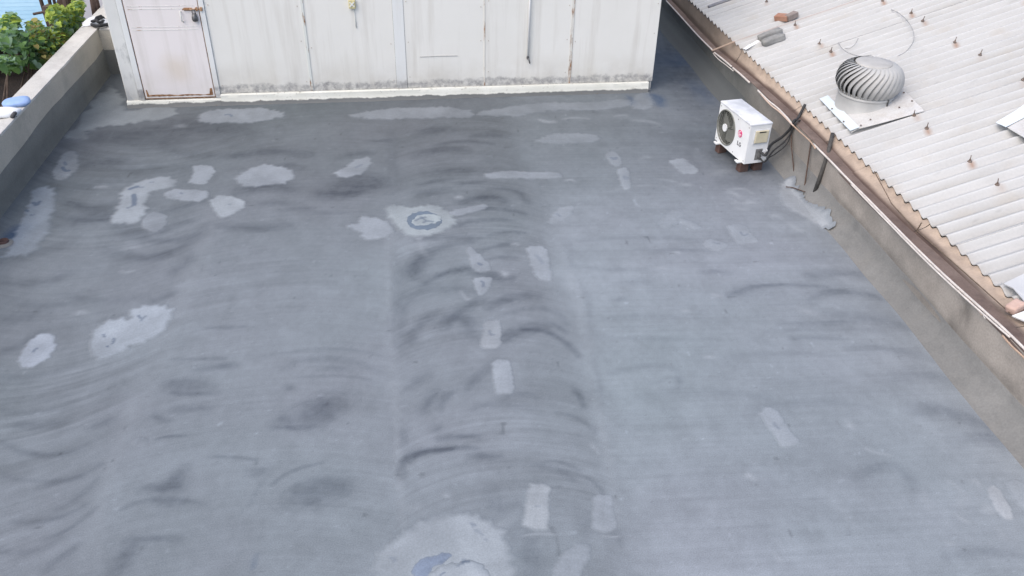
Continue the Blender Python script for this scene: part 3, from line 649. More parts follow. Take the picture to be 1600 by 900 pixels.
def make_sheet(k, u0, nw, v0=0.0, name='roof_sheet'):
    nu = nw*SEG+1; vl = np.concatenate([np.arange(v0, 3.0, .055), np.linspace(3.05, LEN, 40)])
    U = u0+np.arange(nu)/SEG*PITCH
    U = np.concatenate([U, U[-1]+np.array([.02, .04, .055])]); nu += 3
    UU, VV = np.meshgrid(U, vl); UU = UU.ravel(); VV = VV.ravel()
    h = .023*np.cos(2*np.pi*UU/PITCH) + .0035*(k % 2) + .003*np.sin(VV*.9+k)
    h = h + .003*(vnoise(UU*3, VV*2, 300+k)-.5)
    top = E0[None, :]+UU[:, None]*E_+VV[:, None]*S_+h[:, None]*NN - (np.array(E0))[None, :]
    bot = top - .0065*NN
    nt_ = len(UU); nvv = len(vl)
    fs = []
    for i in range(nvv-1):
        for j in range(nu-1):
            a = i*nu+j; fs.append((a, a+1, a+nu+1, a+nu)); fs.append((nt_+a, nt_+a+nu, nt_+a+nu+1, nt_+a+1))
    for j in range(nu-1): fs.append((j, nt_+j, nt_+j+1, j+1)); a = (nvv-1)*nu+j; fs.append((a, a+1, nt_+a+1, nt_+a))
    for i in range(nvv-1):
        a = i*nu; fs.append((a, a+nu, nt_+a+nu, nt_+a)); a = i*nu+nu-1; fs.append((a, nt_+a, nt_+a+nu, a+nu))
    tone = 1 + .05*(((k*37) % 11)/11-.5)
    f = tone*(1 + .10*(fbm(UU*2.2, VV*.8, 200, 4)-.5) + .16*(fbm(UU*7, VV*2.5, 210, 4)-.5))
    col = np.array([.405, .405, .400])[None, :]*f[:, None]
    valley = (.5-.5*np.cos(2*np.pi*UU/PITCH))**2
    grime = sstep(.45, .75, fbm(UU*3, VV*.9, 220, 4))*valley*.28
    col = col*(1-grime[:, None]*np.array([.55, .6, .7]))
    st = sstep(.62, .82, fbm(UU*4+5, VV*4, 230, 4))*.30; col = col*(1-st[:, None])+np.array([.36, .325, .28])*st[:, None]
    crest = np.maximum(np.cos(2*np.pi*UU/PITCH), 0)**12; col = col*(1+.26*crest*(.6+.5*fbm(UU*3, VV*1.5, 270, 3)))[:, None]  # crests painted lighter, standing in for the sky light on their tops
    lich = (vnoise(UU*60, VV*60, 240) > .965); col[lich] *= .86
    for bu, bv in BOLT_UV:                                  # rust washed down the slope from each bolt
        d = ((VV-bv)/.022)**2 + ((bu-UU-.035)/.045)**2
        a = np.exp(-d*1.2)*.75
        i = np.nonzero(a > .02)[0]; a = a[i][:, None]; col[i] = col[i]*(1-a)+np.array([.25, .13, .07])*a
    eg = np.exp(-VV/.05)*.25*fbm(UU*12, VV, 250, 2); col = col*(1-eg[:, None]*np.array([.4, .55, .7]))
    if k == 5:                                              # rusty drip line beside one side lap
        a = np.exp(-((UU-(u0+nw*PITCH-.015))/.012)**2)*.6*(.4+.6*fbm(VV*2, UU, 260, 3)); col = col*(1-a[:, None])+np.array([.25, .14, .09])*a[:, None]
    vs = np.concatenate([top, bot])
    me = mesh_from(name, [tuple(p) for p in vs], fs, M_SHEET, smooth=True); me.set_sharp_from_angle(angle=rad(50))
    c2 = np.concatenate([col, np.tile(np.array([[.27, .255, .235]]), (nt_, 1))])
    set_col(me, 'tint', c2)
    o = bpy.data.objects.new(name, me); COL.objects.link(o); o.parent = cr; return o
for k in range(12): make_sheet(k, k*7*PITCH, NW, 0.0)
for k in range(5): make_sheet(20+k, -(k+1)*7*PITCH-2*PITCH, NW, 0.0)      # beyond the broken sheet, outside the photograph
# bolts: stud, nut and cup washer on the crests
M_BOLT = mottled('rusty_bolt', (.12, .08, .06), (.20, .17, .15), 40, .7, .2)
bm_ = MB()
bm_.lathe([(.0, .012), (.022, .010), (.026, .0), (.026, -.004)][::-1], (0, 0, 0), 10)
bm_.lathe([(.0115, .0), (.0115, .022), (.0, .022)], (0, 0, .005), 6)
bm_.tube([(0, 0, .0), (0, 0, .070)], .0055, 6)
bolt_me = mesh_from('hook_bolt', bm_.v, bm_.f, M_BOLT, smooth=False)
for i, (bu, bv) in enumerate(BOLT_UV):
    o = bpy.data.objects.new('hook_bolt', bolt_me); COL.objects.link(o); o.parent = cr
    o.location = Vector(RP(bu, bv, .026)-E0); o.scale = (.85, .85, .9); o.rotation_euler = (random.uniform(-.1, .1), -.12+random.uniform(-.1, .1), random.random()*6)

# tan mortar haunch between the parapet top and the sheet ends, in lengths butted end to end
m, t, b = M('tan_fascia_mortar', .85, 0, .2); n = N(t)
at_ = n.node('ShaderNodeAttribute', attribute_name='tint')
n.link(n.mix(1.0, at_.outputs['Color'], n.ramp(n.noise(50, 3), [(.25, .90), (.75, 1.08)]), 'MULTIPLY'), b.inputs['Base Color']); n.bump(n.math('ADD', n.noise(8, 4), n.math('MULTIPLY', n.noise(60, 3), .3)), b, .3, .008); M_FASC = m
fa = thing('eave_fascia', 'tan mortar fascia sloping from the grey parapet up to the edge of the corrugated roof', 'fascia', (4.55, 8, .5))
def fx(y): return eave_x(y)-.012
cuts = [-2.0, 2.2, 4.62, 6.13, 7.35, 8.05, 8.95, 10.9, 13.2, 17]
for q, (a, b_) in enumerate(zip(cuts[:-1], cuts[1:])):
    a += .003; b_ -= .003; tl = (q*5 % 7-3)*.0015
    P = []; fs = []; ny_ = max(8, int((b_-a)/.0157)); C_ = []; K = 8
    for y in np.linspace(a, b_, ny_+1):
        x0 = 4.455+tl*2; z0 = wtop(y)+.004; x1 = eave_x(y)+.008+tl*.3
        for k in range(K):
            t_ = k/(K-1); uu = float((np.array([x1, y, EZ])-E0)@E_)
            x = x0+(x1-x0)*t_; z = z0+(EZ-.030-z0)*(t_**1.5) + (.0185+.023*math.cos(2*math.pi*uu/PITCH))*t_**10
            P.append((x, y, z))
            nz = fbm(np.array([y*1.7, y*7]), np.array([t_*2, t_*5]), 93, 4)
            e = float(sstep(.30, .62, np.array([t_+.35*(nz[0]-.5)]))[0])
            dk = float(sstep(10.6, 12.2, np.array([y+.8*(nz[0]-.5)]))[0])*.55  # far end darkened: stain, plus the shed's shade put into the colour
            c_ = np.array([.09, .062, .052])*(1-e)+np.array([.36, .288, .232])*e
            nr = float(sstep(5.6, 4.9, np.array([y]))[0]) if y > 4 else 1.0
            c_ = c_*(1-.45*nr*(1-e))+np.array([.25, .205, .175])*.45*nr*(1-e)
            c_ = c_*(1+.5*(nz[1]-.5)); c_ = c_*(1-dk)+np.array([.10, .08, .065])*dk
            C_.append(c_)
    for i in range(ny_):
        for j in range(K-1): fs.append((i*K+j, i*K+j+1, (i+1)*K+j+1, (i+1)*K+j))
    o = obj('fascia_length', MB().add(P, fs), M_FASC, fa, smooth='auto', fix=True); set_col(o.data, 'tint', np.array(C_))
# the neighbouring building below the sheets
solo('neighbour_building', MB().box((9.0, 9.5, -3.2), (8.6, 24.0, 6.5)), M_PLASTER, 'neighbouring building carrying the white corrugated roof', 'building')

# ------------------------------------------------------------------ white shed at the back of the roof
sh = thing('white_shed', 'long low white panelled shed with a rust-edged metal door at the back of the roof', 'shed', (-.185, 11.0, 0), .0099)
def panel_mat(name, ca, cb, mould=True, rough=.55, bump=.12, splash=(.45, .43, .40), spot=None, blots=False):
    m, t, b = M(name, rough, 0, .35); n = N(t); z = n.xyz(2)
    c = n.ramp(n.noise(.9, 5, .6), [(.3, ca), (.7, cb)])
    # rain streaks and grime splashed up from the floor
    stv = n.noise(1.0, 5, .65, aniso=(7, 7, .5)); c = n.mix(n.ramp(stv, [(.50, 0.0), (.8, .5)]), c, (.47, .445, .40))
    sp = n.math('MULTIPLY', n.mrange(z, .15, .62, 1, 0), n.ramp(n.noise(2.6, 6, .65, loc=(2, 2, 2)), [(.35, 0.0), (.7, .6)])); c = n.mix(sp, c, splash)
    sp = n.math('MULTIPLY', n.mrange(z, .9, .1, 0, 1), n.ramp(n.noise(1.1, 5, .65, loc=(7, 2, 2)), [(.42, 0.0), (.75, .35)])); c = n.mix(sp, c, (.52, .47, .36))
    if spot:                        # a warm water stain on the sheet
        cx = n.node('ShaderNodeVectorMath', operation='DISTANCE'); n.link(n.tc.outputs['Object'], cx.inputs[0]); cx.inputs[1].default_value = spot
        c = n.mix(n.mrange(n.math('ADD', cx.outputs['Value'], n.math('MULTIPLY', n.noise(4, 5), .25)), .42, .12, 0, .55), c, (.60, .52, .42))
    if blots:                       # soot and rain blots on the corner pillar
        c = n.mix(n.ramp(n.noise(1.0, 6, .7, aniso=(5, 5, 2.2), loc=(3, 3, 8)), [(.50, 0.0), (.62, .75)]), c, (.36, .37, .375))
    if mould:
        e = n.math('ADD', n.math('MULTIPLY', n.noise(6, 7, .72, aniso=(1, 1, 1.2)), .20), n.math('MULTIPLY', n.noise(1.3, 2, aniso=(1, 1, 0)), .10))
        mk = n.mrange(n.math('SUBTRACT', z, e), .122, .070, 0, 1)
        mk = n.math('MULTIPLY', mk, n.ramp(n.noise(13, 5, .7), [(.36, .10), (.60, .85)]))
        c = n.mix(mk, c, n.mix(n.noise(14, 5), (.14, .14, .145), (.36, .355, .35)))
    n.link(c, b.inputs['Base Color']); n.bump(n.noise(14, 4), b, bump, .004); return m
M_PANEL = panel_mat('aged_white_panel_paint', (.685, .68, .645), (.735, .73, .70))
M_PANELB = panel_mat('aged_white_patch_paint', (.66, .68, .68), (.72, .73, .725))
M_PILLAR = panel_mat('streaked_whitewash', (.56, .57, .56), (.72, .725, .71), mould=False, bump=.3, splash=(.38, .385, .38), blots=True)
M_DOOR = panel_mat('door_white_paint', (.72, .68, .675), (.76, .722, .718), mould=False, rough=.4, bump=.03, splash=(.62, .585, .55), spot=(-2.83, 0, .50))
# plinth paint: cream, chipped, with a ragged cement line where it meets the floor
m, t, b = M('chipped_plinth_paint', .75, 0, .25); n = N(t); z = n.xyz(2)
c = n.ramp(n.noise(2.5, 5), [(.3, (.60, .60, .54)), (.7, (.68, .68, .63))])
chip = n.ramp(n.noise(13, 6, .7, aniso=(1, 1, 2)), [(.60, 0.0), (.66, 1.0)]); c = n.mix(n.math('MULTIPLY', chip, n.ramp(n.noise(1.7, 3), [(.4, .1), (.62, 1.0)])), c, (.36, .34, .30))
low = n.mrange(n.math('SUBTRACT', z, n.math('MULTIPLY', n.noise(4.0, 6, .7, aniso=(1, 1, .0)), .085)), -.004, .014, 1, 0); c = n.mix(low, c, (.14, .145, .145))
c = n.mix(n.ramp(n.noise(30, 3, loc=(4, 4, 4)), [(.66, 0.0), (.72, .8)]), c, (.14, .12, .10))
n.link(c, b.inputs['Base Color']); n.bump(n.noise(16, 5), b, .5, .008); M_PLINTH = m
def rust_mat(name, base, amount):
    m, t, b = M(name, .7, 0, .3); n = N(t)
    k = n.ramp(n.noise(1.0, 6, .7, aniso=(14, 14, 3.0)), [(amount-.05, 1.0), (amount+.06, 0.0)])
    c = n.mix(k, base, n.ramp(n.noise(30, 4), [(.3, (.13, .06, .03)), (.7, (.36, .20, .10))]))
    n.link(c, b.inputs['Base Color']); n.bump(n.noise(40, 3), b, .2, .003); return m
M_STRIP = rust_mat('strip_rust_white', (.63, .65, .62), .42)
M_STRIPR = rust_mat('strip_rust_heavy', (.62, .61, .57), .47)
M_RUST = rust_mat('rust', (.42, .27, .17), .54)
M_DARKGAP = mottled('dark_gap', (.02, .018, .016), (.04, .035, .03), 20, .9, 0)
sx = .185
def shb(name, x0, x1, y0, y1, z0, z1, mat, bev=0.0, parent=sh, **k):
    return obj(name, MB().box((((x0+x1)/2+sx), (y0+y1)/2, (z0+z1)/2), (x1-x0, y1-y0, z1-z0), bev=bev), mat, parent, local=True, **k)
HS = 2.65
shb('inner_shell', -3.66, 3.30, .06, 4.2, .0, HS-.02, M_DARKGAP)
shb('corner_pillar', -3.735, -3.575, -.004, .20, 0, HS, M_PILLAR, .012)
shb('side_wall', -3.725, -3.66, .20, 4.2, 0, HS, M_PILLAR)
shb('side_wall', 3.30, 3.352, .03, 4.2, 0, HS, M_PANEL)
shb('back_wall', -3.66, 3.30, 4.2, 4.28, 0, HS, M_PILLAR)
shb('roof', -3.85, 3.48, -.10, 4.4, HS, HS+.09, M_PTOP)
for (x0, x1, mm, dy) in ((-2.534, -1.341, M_PANEL, 0), (-1.339, -.2105, M_PANEL, .003), (-.2085, -.0685, M_PANELB, -.005), (-.0665, .985, M_PANEL, .002), (.987, 2.164, M_PANEL, -.002), (2.166, 3.355, M_PANEL, .001)):
    shb('wall_panel', x0, x1, dy, .05, .146, HS, mm, .003)
shb('cover_strip', -1.358, -1.322, -.007, .04, .15, HS, M_STRIP, .003)
shb('cover_strip', .976, .996, -.006, .04, .15, HS, M_STRIPR, .003)
shb('cover_strip', 2.145, 2.185, -.007, .04, .15, HS, M_STRIPR, .003)
# countersunk fixings down the panel edges
fxm = MB(); fxm.prism([(.007*math.cos(a), 0, .007*math.sin(a)) for a in (k*math.pi/4 for k in range(8))], (0, .004, 0)); fix_me = mesh_from('panel_screw', fxm.v, fxm.f, M_STRIPR)
for x in (-2.49, -1.40, -1.28, -.25, -.03, .94, 1.03, 2.11, 2.22, 3.31):
    for z in (.30, .78, 1.26, 1.74, 2.22):
        if random.random() < .75:
            o = bpy.data.objects.new('panel_screw', fix_me); COL.objects.link(o); o.parent = sh; o.location = (x+sx+random.uniform(-.008, .008), -.0065, z+random.uniform(-.05, .05))
# plinth with a wavy, hand laid face
def wavy_plinth(x0, x1, z1, y0, seed):
    mb = MB(); nx_ = int((x1-x0)/.04); vs = []; fs = []
    for i in range(nx_+1):
        x = x0+(x1-x0)*i/nx_; a = float(fbm(np.array([x*2.3+seed]), np.array([.5]), 8, 4)[0]-.5)
        vs += [(x+sx, y0-.03+a*.05, -.004), (x+sx, y0-.014+a*.02, .022), (x+sx, y0+a*.008, z1*.6), (x+sx, y0+.002+a*.010, z1-.012), (x+sx, y0+.012, z1+a*.012), (x+sx, .06, z1+.002)]
    for i in range(nx_):
        for j in range(5): fs.append((i*6+j, i*6+j+1, i*6+6+j+1, i*6+6+j))
    return mb.add(vs, fs)
obj('plinth', wavy_plinth(-2.535, 3.30, .142, -.035, 1), M_PLINTH, sh, smooth='auto', local=True, fix=True)
obj('plinth', wavy_plinth(-3.74, -2.538, .086, -.030, 5), M_PLINTH, sh, smooth='auto', local=True, fix=True)
# door
dr = shb('door', -3.492, -2.612, -.012, .03, .112, 2.10, M_DOOR, .004)
fr = MB()
for x0, x1, z0, z1 in ((-3.572, -3.504, .09, 2.17), (-2.600, -2.536, .09, 2.17), (-3.504, -2.600, 2.115, 2.17)):
    fr.box(((x0+x1)/2+sx, .012, (z0+z1)/2), (x1-x0, .06, z1-z0), bev=.003)
obj('door_frame', fr, M_PANELB, sh, local=True)
rr = MB()
for x0, x1, z0, z1, yy_ in ((-3.502, -3.495, .11, 2.11, .004), (-2.610, -2.603, .11, 2.11, .004), (-3.50, -2.604, .098, .110, .0)):
    rr.box(((x0+x1)/2+sx, yy_+.008, (z0+z1)/2), (x1-x0, .03, z1-z0))
obj('rusty_edge', rr, M_RUST, sh, local=True)
# rust eaten along the bottom of the leaf: a ragged thin skin
vs = []; fs = []; nn = 60
for i in range(nn+1):
    x = -3.47+.84*i/nn+sx; e = .022+.030*float(fbm(np.array([x*9.0]), np.array([2.0]), 33, 4)[0]); a = .018*float(vnoise(np.array([x*31]), np.array([1.0]), 3)[0])
    if i < 2 or i > nn-3: e += .07
    vs += [(x, -.0155, .132+a*.5), (x, -.0155, .118+e)]
for i in range(nn): fs.append((i*2, i*2+2, i*2+3, i*2+1))
obj('rust_bloom', MB().add(vs, fs), M_RUST, dr, local=True)
for z0, z1 in ((1.004, 1.009), (1.042, 1.045), (1.266, 1.271), (1.302, 1.305)):
    shb('pressed_rib', -3.462, -2.66, -.0150, -.010, z0, z1, M_STRIP, .001, parent=dr)
lt = MB(); lt.tube([(-2.80+sx, -.028, 1.262), (-2.585+sx, -.028, 1.262)], .009, 8); lt.box((-2.735+sx, -.020, 1.262), (.10, .014, .034), bev=.003); lt.box((-2.63+sx, -.022, 1.262), (.022, .022, .045), bev=.003); lt.box((-2.575+sx, -.022, 1.262), (.03, .03, .045), bev=.003)
obj('sliding_bolt', lt, M_RUST, dr, local=True)
M_STEEL = mottled('dull_steel', (.10, .10, .105), (.17, .17, .17), 30, .45, .1, .6)
pl_ = MB(); pl_.tube([(-2.685+sx, -.04, 1.20), (-2.685+sx, -.042, 1.245), (-2.668+sx, -.043, 1.262), (-2.650+sx, -.042, 1.245), (-2.650+sx, -.04, 1.20)], .0055, 8)
pl_.lathe([(.0, -.085), (.030, -.082), (.037, -.06), (.036, -.035), (.026, .0), (.012, .012), (0, .014)], (-2.6675+sx, -.040, 1.20), 14)
obj('padlock', pl_, M_STEEL, dr, True, True)
hd = MB(); hd.tube([(-2.83+sx, -.014, 1.235), (-2.832+sx, -.045, 1.225), (-2.828+sx, -.046, 1.12), (-2.82+sx, -.014, 1.105)], .008, 8); obj('door_handle', hd, M_STRIP, dr, True, True)
# conduit, bracket, switch box on the wall
M_PVC = mottled('white_pvc', (.70, .70, .69), (.76, .76, .75), 3, .35, .02)
hp = MB(); hp.tube([(1.572+sx, -.030, .565), (1.576+sx, -.030, 1.3), (1.585+sx, -.030, 2.62)], .014, 10); obj('conduit_pipe', hp, M_PVC, sh, True, True)
sv_ = MB(); sv_.box((1.572+sx, -.022, .535), (.032, .03, .04), bev=.004); sv_.tube([(1.572+sx, -.03, .53), (1.59+sx, -.045, .495), (1.60+sx, -.04, .46)], .009, 6); obj('pipe_bracket', sv_, M_STEEL, sh, True, True)
M_CREAM = mottled('yellowed_plastic', (.55, .49, .26), (.64, .58, .34), 14, .5, .05)
sb = obj('switch_box', MB().box((-.712+sx, -.022, 1.29), (.085, .04, .11), bev=.006), M_CREAM, sh, local=True)
xb = MB(); R_ = Matrix.Rotation(rad(45), 3, 'Y'); xb.box((-.712+sx, -.046, 1.29), (.08, .008, .014), R_); xb.box((-.712+sx, -.0465, 1.29), (.08, .009, .014), Matrix.Rotation(rad(-45), 3, 'Y')); obj('cover_ribs', xb, M_PANELB, sb, local=True)
obj('box_cable', MB().tube([(-.70+sx, -.008, 1.235), (-.69+sx, -.007, 1.1), (-.685+sx, -.007, .98)], .006, 6), M_STRIP, sb, True, True)
obj('wall_scratch', MB().tube([(.12+sx, -.001, .575), (.35+sx, -.002, .58), (.62+sx, -.001, .578)], .004, 5), mottled('grey_scuff', (.30, .30, .29), (.42, .42, .41), 20, .8, 0), sh, local=True)

# ------------------------------------------------------------------ air conditioner outdoor unit, on bricks
M_ACW = mottled('ac_white_enamel', (.69, .70, .705), (.75, .76, .765), 2.5, .42, .02, spec=.5, dark=(.58, .575, .56))
M_ACTOP = mottled('ac_dusty_top', (.44, .45, .47), (.68, .69, .71), 5, .5, .05)
M_DARK = mottled('dark_plastic', (.018, .018, .018), (.03, .03, .03), 30, .6, .05)
M_GRILLE = mottled('grille_grey_green', (.16, .165, .145), (.20, .205, .185), 8, .45, 0)
M_BLADE = mottled('fan_blade_grey', (.20, .20, .18), (.26, .26, .24), 6, .5, 0)
L = at(1119, 217, z=.132); R_p = at(1160, 257, z=.132)
AW, AD, AH = .72, .268, .475
ang = rad(-80.6); ux = np.array([math.cos(ang), math.sin(ang), 0]); uy = np.array([-math.sin(ang), math.cos(ang), 0])
mid = (L+R_p)/2; ac_loc = mid+uy*AD/2
ac = thing('air_conditioner', 'white air conditioner outdoor unit with round fan grille standing on bricks by the right parapet', 'air conditioner', tuple(ac_loc), ang)
def acp(name, mb, mat, parent=ac, smooth=False, **k): return obj(name, mb, mat, parent, smooth, True, **k)
FY = -AD/2; fcx, fcz, fr_ = -.150, .240, .206
# casing: front sheet with a round opening, walls, bottom
cs = MB()
nseg = 48; vs = []; fs = []
hw = AW/2
for k in range(nseg):
    a = 2*math.pi*k/nseg; c_, s_ = math.cos(a), math.sin(a)
    vs.append((fcx+fr_*c_, FY, fcz+fr_*s_))
    tx = ((hw-.0 if c_ > 0 else -hw)-fcx)/c_ if abs(c_) > 1e-6 else 1e9; tz = ((AH if s_ > 0 else 0)-fcz)/s_ if abs(s_) > 1e-6 else 1e9
    tt = min(tx, tz); vs.append((fcx+tt*c_, FY, fcz+tt*s_)); vs.append((fcx+(fr_-.004)*c_, FY+.05, fcz+(fr_-.004)*s_))
for k in range(nseg):
    k2 = (k+1) % nseg; fs += [(k*3, k*3+1, k2*3+1, k2*3), (k*3+2, k*3, k2*3, k2*3+2)]
# corner triangles of the front
for (cx_, cz_) in ((-hw, 0), (hw, 0), (hw, AH), (-hw, AH)):
    best = sorted(range(nseg), key=lambda k: (vs[k*3+1][0]-cx_)**2+(vs[k*3+1][2]-cz_)**2)
    k0 = None
    for k in range(nseg):
        p, q = vs[k*3+1], vs[((k+1) % nseg)*3+1]
        if abs(p[0]-q[0]) > 1e-5 and abs(p[2]-q[2]) > 1e-5 and (p[0]-cx_)**2+(p[2]-cz_)**2 < .02: k0 = k
    if k0 is not None: vs.append((cx_, FY, cz_)); fs.append((k0*3+1, len(vs)-1, ((k0+1) % nseg)*3+1))
cs.add(vs, fs)
cs.box((0, .02, .012), (AW-.004, AD-.044, .02)); cs.box((-hw+.003, 0, AH/2), (.006, AD-.002, AH-.004)); cs.box((0, AD/2-.004, AH/2), (AW-.014, .006, AH-.004))
acp('casing', cs, M_ACW)
acp('side_panel', MB().box((hw-.004, 0, AH/2-.002), (.008, AD, AH-.006), bev=.003), M_ACW)
tp = MB().box((0, 0, AH+.006), (AW+.012, AD+.012, .024), bev=.009); acp('top_panel', tp, M_ACTOP, smooth='auto')
acp('inner_shroud', MB().lathe([(fr_-.003, 0), (fr_-.012, .10), (0, .11)], (0, 0, 0), 40), M_DARK).matrix_local = Matrix.Translation((fcx, FY+.012, fcz)) @ Matrix.Rotation(rad(-90), 4, 'X')
fan = MB()
for k in range(3):
    a0 = k*2*math.pi/3; vs = []; fs = []
    for i in range(7):
        r_ = .04+.145*i/6
        for j in range(6):
            a = a0+(j/5)*1.45+.25*(i/6); vs.append((r_*math.cos(a), .035*(j/5)-.0, r_*math.sin(a)))
    for i in range(6):
        for j in range(5): a = i*6+j; fs.append((a, a+1, a+7, a+6))
    fan.add([(x+fcx, y+FY+.045, z+fcz) for x, y, z in vs], fs)
fo = acp('fan', fan, M_BLADE, smooth=True)
gm = MB()
def ring(r, tr, y): gm.tube([(fcx+r*math.cos(a), y, fcz+r*math.sin(a)) for a in np.linspace(0, 2*math.pi, 41)], tr, 5, cap=False)
for r_ in np.linspace(.062, .192, 9): ring(float(r_), .0020, FY-.012+.02*(r_/.2)**3)
for k in range(20):
    a = 2*math.pi*k/20; gm.tube([(fcx+.04*math.cos(a), FY-.012, fcz+.04*math.sin(a)), (fcx+.15*math.cos(a+.18), FY-.005, fcz+.15*math.sin(a+.18)), (fcx+.203*math.cos(a+.26), FY+.004, fcz+.203*math.sin(a+.26))], .0018, 4)
acp('fan_grille', gm, M_GRILLE)
rg = MB(); rg.tube([(fcx+.207*math.cos(a), FY-.003, fcz+.207*math.sin(a)) for a in np.linspace(0, 2*math.pi, 49)], .008, 6, cap=False); acp('grille_rim', rg, M_GRILLE, smooth=True)
def disc(r, y, n=28): return [(r*math.cos(2*math.pi*k/n), y, r*math.sin(2*math.pi*k/n)) for k in range(n)]
hb = MB(); hb.prism([(fcx+x, FY-.024, fcz+z) for x, y, z in disc(.046, 0)], (0, .014, 0)); acp('grille_hub', hb, M_ACW)
# badge: round crimson emblem with a white ring face, grey letters below
M_PINK = mottled('badge_crimson', (.52, .022, .13), (.58, .03, .155), 10, .35, 0); M_BW = mottled('badge_white', (.8, .8, .8), (.82, .82, .82), 5, .4, 0); M_GRY = mottled('badge_grey', (.10, .10, .11), (.12, .12, .13), 5, .4, 0)
bx_, bz_ = .170, .300
bd = acp('badge', MB().prism([(bx_+x, FY-.006, bz_+z) for x, y, z in disc(.042, 0)], (0, .006, 0)), M_PINK)
em = MB(); em.tube([(bx_+.029*math.cos(a), FY-.0065, bz_+.029*math.sin(a)) for a in np.linspace(rad(62), rad(360), 26)], .0030, 5); em.box((bx_+.018, FY-.0068, bz_), (.024, .004, .005)); em.box((bx_-.002, FY-.0068, bz_+.003), (.005, .004, .030)); em.box((bx_+.003, FY-.0070, bz_-.0125), (.014, .0042, .005)); em.prism([(bx_-.013+x, FY-.0088, bz_+.012+z) for x, y, z in disc(.004, 0, 10)], (0, .003, 0))
acp('badge_emblem', em, M_BW, bd)
lm = MB(); lx, lz = .150, .180
lm.box((lx, FY-.002, lz), (.010, .004, .050)); lm.box((lx+.0155, FY-.0022, lz-.0205), (.022, .0042, .009))
gx = lx+.056
lm.tube([(gx+.019*math.cos(a), FY-.001, lz+.0225*math.sin(a)) for a in np.linspace(rad(50), rad(355), 20)], .0048, 5); lm.box((gx+.012, FY-.0026, lz-.001), (.017, .0042, .008))
acp('badge_letters', lm, M_GRY)
M_GRY2 = mottled('recess_grey', (.09, .09, .09), (.22, .22, .22), 12, .7, 0)
# right side: yellowed terminal cover, valve recess, valves, tags
cv = acp('terminal_cover', MB().box((hw+.011, .018, .335), (.026, .165, .150), bev=.008), M_CREAM if False else mottled('beige_plastic', (.44, .40, .28), (.54, .49, .36), 9, .5, .05))
acp('cover_slot', MB().box((hw+.0245, .018, .395), (.004, .085, .014)), M_DARK, cv)
acp('cover_frame', MB().box((hw+.003, .018, .330), (.010, .190, .180), bev=.004), M_ACTOP)
acp('valve_recess', MB().box((hw+.001, .030, .110), (.006, .085, .135)), M_GRY2)
vm = MB()
for z_ in (.075, .150): vm.tube([(hw, .035, z_), (hw+.05, .035, z_)], .013, 8); vm.tube([(hw+.034, .035, z_-.02), (hw+.034, .035, z_+.03)], .009, 8)
acp('valve', vm, M_STEEL, smooth='auto')
tg = MB(); tg.box((hw+.012, .096, .130), (.006, .085, .050), Matrix.Rotation(.25, 3, 'X'), bev=.002); acp('valve_tag', tg, M_ACW)
tg = MB(); tg.box((hw+.012, .092, .055), (.006, .085, .050), Matrix.Rotation(.2, 3, 'X'), bev=.002); acp('valve_tag', tg, M_ACW)
for sx_ in (-1, 1):
    ft = MB(); ft.box((sx_*.26, 0, -.010), (.055, AD+.09, .018), bev=.004); ft.box((sx_*.26, FY-.036, -.001), (.07, .03, .012), bev=.003); acp('foot_rail', ft, M_ACW)
scr = MB()
for x_, z_ in ((-.33, .44), (.33, .44), (-.33, .03), (.33, .03), (.08, .44), (.08, .03)): scr.prism([(x_+x, FY-.003, z_+z) for x, y, z in disc(.006, 0, 8)], (0, .003, 0))
acp('screws', scr, M_STEEL, kind='stuff')
# bricks that carry it
M_BRICK = mottled('worn_red_brick', (.06, .036, .030), (.105, .06, .05), 12, .9, .6, dark=(.10, .085, .08), dist=.006)
def brick_mb(d=(.23, .105, .072)):
    mb = MB().box((0, 0, d[2]/2), d, bev=.006)
    mb.v = [(x+random.uniform(-.002, .002), y+random.uniform(-.002, .002), z+random.uniform(-.001, .001)) for x, y, z in mb.v]; return mb
def put(name, mb, mat, loc, rot, label, cat, group=None, smooth=False):
    o = obj(name, mb, mat, None, smooth); o.location = loc; o.rotation_euler = rot; o['label'] = label; o['category'] = cat
    if group: o['group'] = group
    return o
zb_ = .132-.020
for k, (lx_, ly_, lab) in enumerate(((.262, -.085, 'red brick under the front foot of the air conditioner, nearest to the viewer'), (-.262, -.085, 'red brick under the far front corner of the air conditioner'),
                                     (.262, .10, 'red brick under the rear foot of the air conditioner, next to the hoses'), (-.262, .10, 'red brick under the far rear corner of the air conditioner'))):
    p = np.array(ac_loc)+ux*lx_+uy*ly_
    put('brick', brick_mb((.085, .11, zb_)), M_BRICK, (p[0], p[1], .001), (0, 0, ang+random.uniform(-.08, .08)), lab, 'brick', 'bricks under the air conditioner')
# insulated pipes from the valves over the wall and under the sheets
M_HOSE = mottled('black_pipe_foam', (.025, .026, .028), (.05, .05, .052), 25, .8, .3)
def smooth_path(P, n=10):
    P = [np.array(p, float) for p in P]; out = []
    for i in range(len(P)-1):
        a = P[max(i-1, 0)]; b_ = P[i]; c_ = P[i+1]; d = P[min(i+2, len(P)-1)]
        for k in range(n):
            t = k/n; out.append(.5*((2*b_)+(c_-a)*t+(2*a-5*b_+4*c_-d)*t*t+(3*b_-a-3*c_+d)*t**3))
    out.append(P[-1]); return out
def acw(x, y, z): p = np.array(ac_loc)+ux*x+uy*y; return np.array([p[0], p[1], ac_loc[2]+z])
def hose(pts, r, label, group='black pipes of the air conditioner'):
    return solo('black_hose', MB().tube(smooth_path(pts), r, 8), M_HOSE, label, 'hose', group, smooth=True)
w1 = at(1240, 192, x=4.36); w1[2] = wtop(w1[1])+.03
